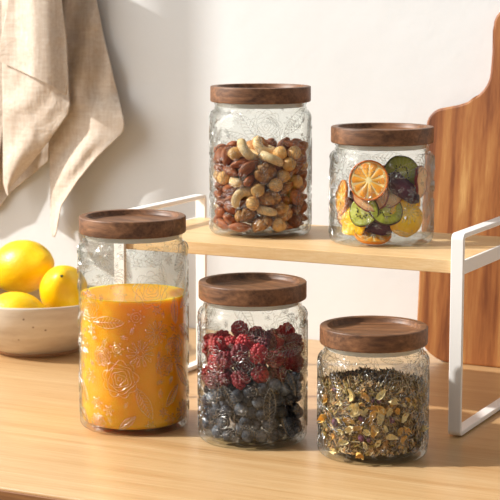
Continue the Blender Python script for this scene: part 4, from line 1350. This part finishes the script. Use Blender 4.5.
jl = Vector((-0.6556, 1.6184, SHELF_Z))
fa = math.atan2(-1.6240, 0.6579)
FF = Vector((cos(fa), sin(fa), 0)); FR = Vector((-sin(fa), cos(fa), 0)); FU = Vector((0, 0, 1))
def fruit(kind, builder, R_, lab, side, fwd, z, nrm, spin, group, seed):
    """nrm: face normal in the jar's (towards the room, along the wall, up) frame"""
    e = thing(kind, lab, 'dried fruit', jl + FR * side + FF * fwd + FU * z, 0, group)
    n_ = (FF * nrm[0] + FR * nrm[1] + FU * nrm[2]).normalized()
    q = n_.to_track_quat('Z', 'Y')
    e.rotation_mode = 'QUATERNION'
    e.rotation_quaternion = q @ Quaternion((0, 0, 1), spin)
    builder(e, R_, seed)
    return e
fruit('orange_slice', build_citrus, 0.0205, 'large round dried orange slice facing out near the top of the fruit jar', -0.0130, 0.0315, 0.0655, (1, -0.25, 0.20), 0.3, 'orange slices', 1)
fruit('apple_slice', build_apple, 0.0185, 'pale apple slice with a red skin edge directly behind the large orange slice', -0.0105, 0.0265, 0.0510, (1, -0.2, 0.45), 0.5, 'apple slices', 2)
fruit('kiwi_slice', build_kiwi, 0.0170, 'green kiwi slice tilted forward in the middle of the fruit jar', 0.0045, 0.0310, 0.0355, (0.85, 0.15, 0.55), 1.0, 'kiwi slices', 3)
fruit('kiwi_slice', build_kiwi, 0.0160, 'green kiwi slice tucked low beneath the large orange slice', -0.0175, 0.0315, 0.0340, (0.9, -0.35, 0.35), 2.0, 'kiwi slices', 4)
fruit('apple_slice', build_apple, 0.0150, 'peach-coloured apple slice above the tilted kiwi slice', 0.0065, 0.0245, 0.0520, (1, 0.2, 0.3), 1.7, 'apple slices', 5)
fruit('dried_plum', build_plum, 0.0170, 'dark purple dried plum slanting across the fruit jar beside the orange slice', 0.0215, 0.0250, 0.0580, (0.9, 0.45, 0.1), -0.75, 'dried plums', 6)
fruit('kiwi_slice', build_kiwi, 0.0180, 'kiwi slice standing at the top of the fruit jar above the purple plum', 0.0195, 0.0130, 0.0710, (1, 0.15, 0.1), 0.2, 'kiwi slices', 7)
fruit('mango_ring', build_mango, 0.0195, 'bright yellow mango ring low in the fruit jar on the cutting board side', 0.0240, 0.0235, 0.0270, (0.9, 0.5, 0.15), 0.4, 'mango rings', 8)
fruit('mango_ring', build_mango, 0.0150, 'yellow mango ring low in the fruit jar on the nut jar side', -0.0275, 0.0220, 0.0225, (0.85, -0.6, 0.1), 0.9, 'mango rings', 9)
fruit('orange_slice', build_citrus, 0.0185, 'orange slice lying flat on the floor of the fruit jar', -0.0080, 0.0240, 0.0090, (0.30, 0.0, 1), 0.4, 'orange slices', 10)
fruit('dried_plum', build_plum, 0.0140, 'dark purple dried plum beneath the tilted kiwi slice', 0.0010, 0.0255, 0.0190, (0.9, 0, 0.3), 0.1, 'dried plums', 11)
fruit('apple_slice', build_apple, 0.0170, 'red-edged apple slice standing against the glass facing the cutting board', 0.0390, 0.0080, 0.0610, (0.35, 1, 0), 0.4, 'apple slices', 12)
fruit('orange_slice', build_citrus, 0.0180, 'orange slice standing against the glass facing the nut jar', -0.0400, 0.0030, 0.0450, (0.3, -1, 0.1), 0.4, 'orange slices', 13)
fruit('apple_slice', build_apple, 0.0170, 'red-edged apple slice low behind the yellow mango ring on the nut jar side', -0.0300, 0.0090, 0.0300, (0.7, -0.5, 0.2), 0.4, 'apple slices', 14)
fruit('mango_ring', build_mango, 0.0180, 'yellow mango ring standing deep in the middle of the fruit jar', 0.0020, 0.0060, 0.0330, (1, 0.1, 0.1), 0.4, 'mango rings', 15)
fruit('orange_slice', build_citrus, 0.0190, 'orange slice standing deep inside behind the peach-coloured apple slice', 0.0040, 0.0120, 0.0600, (1, 0.1, 0.2), 0.8, 'orange slices', 16)
fruit('dried_plum', build_plum, 0.0150, 'dark purple dried plum deep behind the large orange slice', -0.0190, 0.0140, 0.0570, (0.8, -0.5, 0.1), 0.9, 'dried plums', 17)
fruit('kiwi_slice', build_kiwi, 0.0170, 'kiwi slice at the back of the fruit jar facing the wall', 0.0080, -0.0300, 0.0350, (-1, 0.1, 0.1), 0.2, 'kiwi slices', 18)
fruit('orange_slice', build_citrus, 0.0180, 'orange slice high at the back of the fruit jar facing the wall', -0.0120, -0.0280, 0.0560, (-1, -0.2, 0.1), 0.2, 'orange slices', 19)
fruit('mango_ring', build_mango, 0.0170, 'yellow mango ring standing against the back of the jar on the board side', 0.0300, -0.0150, 0.0450, (-0.4, 1, 0.1), 0.2, 'mango rings', 20)

# ---- herbal tea
def flat_mat(name, a, b, rough=0.7, sc=400):
    t = NT(name)
    n1 = t.noise(t.coords(), sc, 3, 0.6)
    t.principled(t.ramp(n1, [(0.3, a), (0.7, b)]), rough, t.bump(n1, 0.4, 0.0005), 0.2)
    return t.m
herb_m = [flat_mat('dark_tea_leaf', '#3d2b14', '#6b5029'), flat_mat('olive_tea_leaf', '#80692e', '#b59a50'), flat_mat('straw_stem', '#cba673', '#eed8ae'), flat_mat('brown_tea_leaf', '#a2723f', '#d2a46c'), flat_mat('grey_green_leaf', '#8a7f55', '#b5a87c')]
rnd = random.Random(77)
jl = Vector((-0.5909, 1.4433, 0.0))
ha = math.atan2(-1.4507, 0.5939)
HFr = Vector((cos(ha), sin(ha), 0)); HR = Vector((-sin(ha), cos(ha), 0))
RH = J['herbs'][1] - 0.0006
V, Fc, MI = [], [], []
def heap_top(x, y):
    return 0.0690 + 0.004 * noise.noise(Vector((x * 60, y * 60, 1))) - 0.002 * (hypot(x, y) / RH) ** 2
def flake(p, tang, up_, ln, wd, mi):
    b = len(V)
    n_ = tang.cross(up_)
    if rnd.random() < 0.45:      # thin stem: three-sided needle
        w = wd * 0.28
        for s in (-0.5, 0.5):
            for k in range(3):
                a = 2 * pi * k / 3
                V.append(p + tang * (ln * s) + up_ * (w * cos(a)) + n_ * (w * sin(a)))
        for k in range(3):
            Fc.append((b + k, b + (k + 1) % 3, b + 3 + (k + 1) % 3, b + 3 + k)); MI.append(mi)
        Fc.append((b, b + 1, b + 2)); MI.append(mi); Fc.append((b + 3, b + 5, b + 4)); MI.append(mi)
    else:                        # curled leaf shred with thickness
        c = rnd.uniform(-0.3, 0.3) * wd
        row = []
        for s, w in ((-0.5, 0.12), (-0.15, 0.5), (0.2, 0.42), (0.5, 0.08)):
            cen = p + tang * (ln * s) + n_ * (c * (1 - 4 * s * s))
            for u in (-1, 1):
                V.append(cen + up_ * (wd * w * u) + n_ * 0.0001)
                V.append(cen + up_ * (wd * w * u) - n_ * 0.0001)
        for i in range(3):
            q = b + i * 4
            for fc in ((q, q + 2, q + 6, q + 4), (q + 1, q + 5, q + 7, q + 3), (q, q + 4, q + 5, q + 1), (q + 2, q + 3, q + 7, q + 6)):
                Fc.append(fc); MI.append(mi)
def rand_dir():
    while True:
        d = Vector((rnd.uniform(-1, 1), rnd.uniform(-1, 1), rnd.uniform(-1, 1)))
        if 0.1 < d.length < 1:
            return d.normalized()
for k in range(15000):
    a = rnd.uniform(0, 2 * pi)
    topside = rnd.random() < 0.22
    if topside:
        rr = RH * sqrt(rnd.random()) * 0.97
        z = heap_top(rr * cos(a), rr * sin(a)) - rnd.random() ** 2 * 0.009
    else:
        rr = RH - 0.0012 - rnd.random() ** 1.3 * 0.012
        z = rnd.uniform(0.0062, 0.067)
    if z < 0.0125:
        rr = min(rr, RH - 0.0065 + 0.0065 * sqrt(max(0, 1 - ((0.0125 - z) / 0.0072) ** 2)) - 0.0006)
    radial = Vector((cos(a), sin(a), 0))
    ln = rnd.uniform(0.003, 0.0095); wd = rnd.uniform(0.0009, 0.0026)
    tang = rand_dir()
    tang = (tang - radial * tang.dot(radial) * 0.9).normalized()
    up_ = radial.cross(tang)
    up_ = (up_ + radial * rnd.uniform(-0.8, 0.8)).normalized()
    up_ = (up_ - tang * up_.dot(tang)).normalized()
    # keep both ends inside the glass
    lim = RH - (0.0006 if z > 0.016 else 0.0042)
    ext = hypot(rr * cos(a) + tang.x * ln / 2, rr * sin(a) + tang.y * ln / 2)
    ext2 = hypot(rr * cos(a) - tang.x * ln / 2, rr * sin(a) - tang.y * ln / 2)
    rr = min(rr, rr - max(0, max(ext, ext2) - lim) - 0.0002)
    z = max(z, 0.0064 + abs(tang.z) * ln / 2 + wd)
    mi = rnd.choices(range(5), (46, 14, 17, 24, 6))[0]
    flake(Vector((rr * cos(a), rr * sin(a), z)), tang, up_, ln, wd, mi)
tea = mesh_obj('loose_herbal_tea', V, Fc, None, smooth=False, loc=jl)
for m_ in herb_m:
    tea.data.materials.append(m_)
tea.data.polygons.foreach_set('material_index', MI)
tag(tea, 'loose brown and green dried tea leaves and stems filling the short jar', 'tea')
tea['kind'] = 'stuff'

M['petal'] = flat_mat('cream_petal', '#f0d795', '#fdf3d0', 0.6, 250)
M['petal_gold'] = flat_mat('golden_petal', '#dca94e', '#f4d184', 0.6, 250)
M['bud'] = flat_mat('mauve_bud', '#5a3048', '#8a5a70', 0.7, 250)
def petal_geo(seed):
    rn = random.Random(seed)
    ln, wd, cu = 0.0072 * rn.uniform(0.75, 1.1), 0.0036 * rn.uniform(0.6, 1.2), rn.uniform(0.8, 2.6)
    V_, F_ = [], []
    nu, nv = 6, 10
    for sgn in (1, -1):
        b = len(V_)
        for j in range(nv + 1):
            s = j / nv
            w = wd * (sin(pi * min(0.98, 0.06 + s * 0.9)) ** 0.7) * (1 - 0.35 * s)
            for i in range(nu + 1):
                u = i / nu * 2 - 1
                V_.append(Vector(((s - 0.5) * ln, u * w * 0.62, 0.0011 * cu * u * u * 1.3 + 0.0022 * cu * (s - 0.5) ** 2 * 4 * 0.5 + sgn * 0.00022 * (1 - u * u) + 0.0009 * noise.noise(Vector((s * 4, u * 2, seed * 7.3))))))
        for j in range(nv):
            for i in range(nu):
                q = b + j * (nu + 1) + i
                F_.append((q, q + 1, q + nu + 2, q + nu + 1) if sgn > 0 else (q, q + nu + 1, q + nu + 2, q + 1))
    return V_, F_
def bud_geo(seed):
    v, f = ICO2
    return [Vector((c.x * 0.0024, c.y * 0.0019, c.z * 0.0019)) * (1 + 0.25 * noise.noise(c * 3 + Vector((seed, 0, 0)))) for c in v], f
GEO['dried_petal'] = (petal_geo, 'petal'); GEO['golden_petal'] = (petal_geo, 'petal_gold'); GEO['flower_bud'] = (bud_geo, 'bud')
items, spots = [], []
rnd = random.Random(5)
tries = 0
while len(items) < 54 and tries < 6000:
    tries += 1
    if rnd.random() < 0.85:
        u = rnd.gauss(-0.002, 0.0140); z = rnd.gauss(0.049, 0.0140)
    else:
        u = rnd.uniform(-0.045, 0.045); z = rnd.uniform(0.008, 0.070)
    if abs(u) > RH * 0.93 or not 0.009 < z < 0.067:
        continue
    if any(hypot(u - a_, z - b_) < 0.0052 for a_, b_ in spots):
        continue
    spots.append((u, z))
    kind = rnd.choices(('dried_petal', 'golden_petal', 'flower_bud'), (52, 34, 14))[0]
    var = rnd.randrange(6)
    o = copy_of(kind, var)
    r_ = RH - 0.0013
    y_ = sqrt(max(0, r_ * r_ - u * u))
    p = HR * u + HFr * y_ + Vector((0, 0, z))
    rad = Vector((p.x, p.y, 0)).normalized()
    face_ = (rad + rand_dir() * 0.5).normalized()
    q = face_.to_track_quat('Z', 'Y') @ Quaternion((0, 0, 1), rnd.uniform(0, 6.28))
    o.rotation_mode = 'QUATERNION'; o.rotation_quaternion = q
    o.location = jl + p
    s = rnd.uniform(0.9, 1.75); o.scale = (s, s, s)
    items.append({'o': o, 'kind': kind, 'p': p, 'q': q, 'cat': 'petal' if kind != 'flower_bud' else 'flower bud', 'name': {'dried_petal': 'cream petal', 'golden_petal': 'golden petal', 'flower_bud': 'mauve bud'}[kind]})
describe(items, 'tea jar', 0.006, 0.074, ha, 'rack leg side', 'berry side',
         {'dried_petal': lambda i: axis_pose(i['q'], Vector((1, 0, 0))) + ' cream dried petal',
          'golden_petal': lambda i: axis_pose(i['q'], Vector((1, 0, 0))) + ' golden dried petal',
          'flower_bud': lambda i: 'mauve dried flower bud'},
         {'dried_petal': 'cream petals in the tea jar', 'golden_petal': 'golden petals in the tea jar', 'flower_bud': 'mauve buds in the tea jar'})


# ------------------------------------------------------------------ bowl of lemons
BX, BY = -1.134, 1.702
bowl = thing('ceramic_bowl', 'wide speckled stoneware bowl holding the lemons beside the juice jar', 'bowl', (BX, BY, 0))
Rb, Hb = 0.092, 0.066
po = [(0, 0.002), (0.043, 0.002), (0.046, 0.0), (0.050, 0.0), (0.0515, 0.004)]
for k in range(1, 13):
    s = k / 12
    po.append((0.0515 + (Rb - 0.0515) * sin(s * pi / 2) ** 0.85, 0.006 + (Hb - 0.008) * (1 - cos(s * pi / 2)) ** 0.92 if False else 0.004 + (Hb - 0.006) * s ** 1.25))
po += arc(Rb - 0.0018, Hb - 0.0015, 0.0018, 0, 180, 6)
pi_ = []
for k in range(12, 0, -1):
    s = k / 12
    pi_.append((0.045 + (Rb - 0.004 - 0.045) * sin(s * pi / 2) ** 0.85, 0.010 + (Hb - 0.014) * s ** 1.25))
po += pi_ + [(0.03, 0.009), (0, 0.0088)]
v, f = lathe(po, 96)
mesh_obj('bowl_body', v, f, M['stoneware'], bowl)
v, f = lathe([(0.0455, 0.0012), (0.046, -0.0001), (0.0502, -0.0001), (0.0520, 0.0042), (0.0512, 0.0044)], 96)
fr_ = mesh_obj('foot_ring', v, f, M['clay'], bowl)
fr_['label'] = 'bare clay foot ring'

def lemon_mesh():
    prof = []
    n = 22
    Lh, Rl_ = 0.041, 0.0305
    for k in range(n + 1):
        a = pi * k / n
        z = -cos(a)
        r = sin(a) ** 0.93
        zz = z * Lh
        if z > 0.86:
            zz += (z - 0.86) * 0.05
        if z < -0.92:
            zz -= (-0.92 - z) * 0.03
        nip = 1.0
        prof.append((r * Rl_ * nip if 0 < k < n else 0.0, zz))
    return lathe(prof, 40)
LV, LF = lemon_mesh()
lm = None
lem = [
    ('large lemon lying on top of the pile at the back of the bowl', (22, 267, 1.734), Vector((1, -0.25, 0.22)), 1.08, False),
    ('lemon showing its dark stem end, resting against the bowl rim nearest the juice jar', (64, 291, 1.708), Vector((0.42, -0.75, 0.55)), 0.95, True),
    ('lemon lying low at the front edge of the bowl, beneath the large one', (15, 315, 1.654), Vector((1, 0.2, 0.05)), 0.90, False),
    ('lemon mostly hidden at the far side of the bowl, only a sliver showing', (-34, 296, 1.715), Vector((0.4, 1, 0.1)), 0.85, False),
]
for lab, (px, py, Y), dr, sc, stem_on in lem:
    p0 = on_wall(px, py, Y)
    e = thing('lemon', lab, 'lemon', p0, 0, 'lemons in the bowl')
    e.rotation_euler = dr.to_track_quat('Z', 'Y').to_euler()
    e.scale = (sc,) * 3
    if lm is None:
        sk = mesh_obj('skin', LV, LF, M['lemon'], e)
        lm = sk.data
        lv_ = [v.co.copy() for v in lm.vertices]
        for vtx, co in zip(lm.vertices, lv_):
            d = noise.noise(co * 60) * 0.0006
            vtx.co = co * (1 + d / 0.03)
    else:
        sk = bpy.data.objects.new('skin', lm); COL.objects.link(sk); sk.parent = e
    if stem_on:
        v, f = lathe([(0, 0.0440), (0.0030, 0.0445), (0.0034, 0.0466), (0.0022, 0.0474), (0.0014, 0.0486), (0, 0.0486)], 12)
        mesh_obj('stem', v, f, M['stem'], e)

# ------------------------------------------------------------------ linen towel
towel = thing('linen_towel', 'rumpled beige linen kitchen towel hanging in folds on the wall above the lemons', 'towel', on_wall(50, -60, WALL_Y - 0.02))
T0 = towel.location.copy()
def interp(poly, s):
    d = [0.0]
    for a, b in zip(poly, poly[1:]):
        d.append(d[-1] + hypot(b[0] - a[0], b[1] - a[1]))
    x = s * d[-1]
    for i in range(len(poly) - 1):
        if x <= d[i + 1] or i == len(poly) - 2:
            k = (x - d[i]) / max(1e-9, d[i + 1] - d[i])
            return (poly[i][0] + (poly[i + 1][0] - poly[i][0]) * k, poly[i][1] + (poly[i + 1][1] - poly[i][1]) * k)
def cloth(name, left, right, depth, nu=60, nv=90, thick=0.0012):
    verts, faces = [], []
    for j in range(nv + 1):
        s = j / nv
        l = interp(left, s); r = interp(right, s)
        for i in range(nu + 1):
            u = i / nu
            x = l[0] + (r[0] - l[0]) * u
            y = l[1] + (r[1] - l[1]) * u
            Y = WALL_Y - depth(u, s, x, y)
            p0 = on_wall(x, y, Y) - T0
            verts.append(p0)
    for j in range(nv):
        for i in range(nu):
            a = j * (nu + 1) + i
            faces.append((a, a + nu + 1, a + nu + 2, a + 1))
    o = mesh_obj(name, verts, faces, M['linen'], towel)
    sd = o.modifiers.new('thickness', 'SOLIDIFY'); sd.thickness = thick; sd.offset = 0
    return o
def nz2(x, y, s=0.02):
    return noise.noise(Vector((x * s, y * s, 3.1)))
def smooth(a, b, x):
    k = min(1.0, max(0.0, (x - a) / (b - a)))
    return k * k * (3 - 2 * k)
def rear_depth(u, s, x, y):
    low = smooth(92, 128, y + 0.25 * (x - 100))
    up_ = 0.031 - 0.017 * u + 0.003 * sin(x * 0.22 + y * 0.03)
    dn = 0.013 + 0.021 * u + 0.0035 * sin((x + 0.75 * y) * 0.20) * smooth(120, 150, y)
    return up_ * (1 - low) + dn * low + 0.003 * nz2(x, y, 0.05) + 0.008 * smooth(150, 236, y)
# rear fold: swings out to the corner and falls to the long tip
cloth('rear_fold', [(36, -70), (40, 40), (47, 100), (49.5, 142), (50.5, 196), (51, 225), (53, 237)],
      [(88, -70), (96.5, 0), (105, 42), (112, 70), (119, 98), (124.5, 124), (123, 132), (96, 158), (78, 180), (61, 206), (56.5, 232), (54.5, 237)],
      rear_depth)
# dark underside piece behind the front fold
cloth('under_fold', [(-26, 60), (-26, 222)], [(50, 60), (49.5, 142), (49, 161), (10, 193), (0, 207), (-22, 222)],
      lambda u, s, x, y: 0.007 + 0.003 * nz2(x, y, 0.05))
# lower front fold
cloth('front_fold', [(-3, -70), (2, 0), (2.5, 62), (3, 120), (3.5, 183), (6, 192), (8, 196)],
      [(58, -70), (61, 0), (66, 42), (68, 76), (70, 105), (68, 114), (48, 142), (28, 167), (10, 187), (9, 196)],
      lambda u, s, x, y: 0.036 + 0.010 * sin(pi * u) + 0.0035 * nz2(x, y, 0.06) + 0.002 * sin((x * 0.8 + y) * 0.12) - 0.004 * max(0, (y - 100) / 90))
# upper flap, its hem slanting across
cloth('front_flap', [(8, -70), (8, 0), (1, 40), (-4, 58)], [(60, -70), (61.5, 0), (66.5, 42), (68.5, 82), (66, 96), (50, 84.5), (25, 73), (-3, 60)],
      lambda u, s, x, y: 0.047 + 0.030 * smooth(14, 46, x) - 0.018 * smooth(46, 68, x) + 0.002 * nz2(x, y, 0.06))
# fold at the far side, lengthened out of view to shade the under fold
cloth('far_fold', [(-75, -70), (-75, 200)], [(7, -70), (8.5, 0), (6, 22), (6, 62), (5, 120), (-2, 165), (-14, 190), (-40, 200)],
      lambda u, s, x, y: 0.030 + 0.006 * sin(pi * u))

ring = [Vector((0.012 * cos(2 * pi * k / 24), 0, 0.018 * sin(2 * pi * k / 24))) for k in range(25)]
V_, F_ = [], []
for p_ in ring:
    b_ = len(V_)
    d_ = Vector((p_.x, 0, p_.z)).normalized()
    for k in range(6):
        a_ = 2 * pi * k / 6
        V_.append(p_ + d_ * (0.0018 * cos(a_)) + Vector((0, 0.0018 * sin(a_), 0)))
for i in range(24):
    for k in range(6):
        F_.append((i * 6 + k, i * 6 + (k + 1) % 6, (i + 1) * 6 + (k + 1) % 6, (i + 1) * 6 + k))
mesh_obj('hanging_loop', V_, F_, M['linen'], towel, loc=on_wall(45, -82, WALL_Y - 0.02) - T0)

# ------------------------------------------------------------------ light
world = bpy.data.worlds.new('world'); scene.world = world
world.use_nodes = True
nt = world.node_tree
bg = nt.nodes['Background']
bg.inputs['Color'].default_value = (1.0, 0.98, 0.95, 1)
bg.inputs['Strength'].default_value = 0.30
SA, SE = radians(28), radians(34.5)
sun_d = bpy.data.lights.new('sun', 'SUN'); sun_d.energy = 4.8; sun_d.angle = radians(1.5); sun_d.color = (1.0, 0.97, 0.92)
sun = bpy.data.objects.new('sun', sun_d); COL.objects.link(sun)
dirv = Vector((cos(SA) * cos(SE), sin(SA) * cos(SE), -sin(SE)))
sun.rotation_euler = dirv.to_track_quat('-Z', 'Y').to_euler()
sun.location = (-3.5, 0.2, 3.0)
win_d = bpy.data.lights.new('window_light', 'AREA'); win_d.shape = 'RECTANGLE'; win_d.size = 1.6; win_d.size_y = 1.3; win_d.energy = 21; win_d.color = (1.0, 0.97, 0.92)
win = bpy.data.objects.new('window_light', win_d); COL.objects.link(win)
win.location = (-1.72, 1.0, 1.0)
win.rotation_euler = Vector((1, 0, 0)).to_track_quat('-Z', 'Z').to_euler()

scene.view_settings.view_transform = 'Standard'
scene.view_settings.look = 'None'
scene.view_settings.gamma = 1.0
scene.view_settings.exposure = 0.06
scene.cycles.max_bounces = 16
scene.cycles.transparent_max_bounces = 48
scene.cycles.transmission_bounces = 16
scene.cycles.use_denoising = True
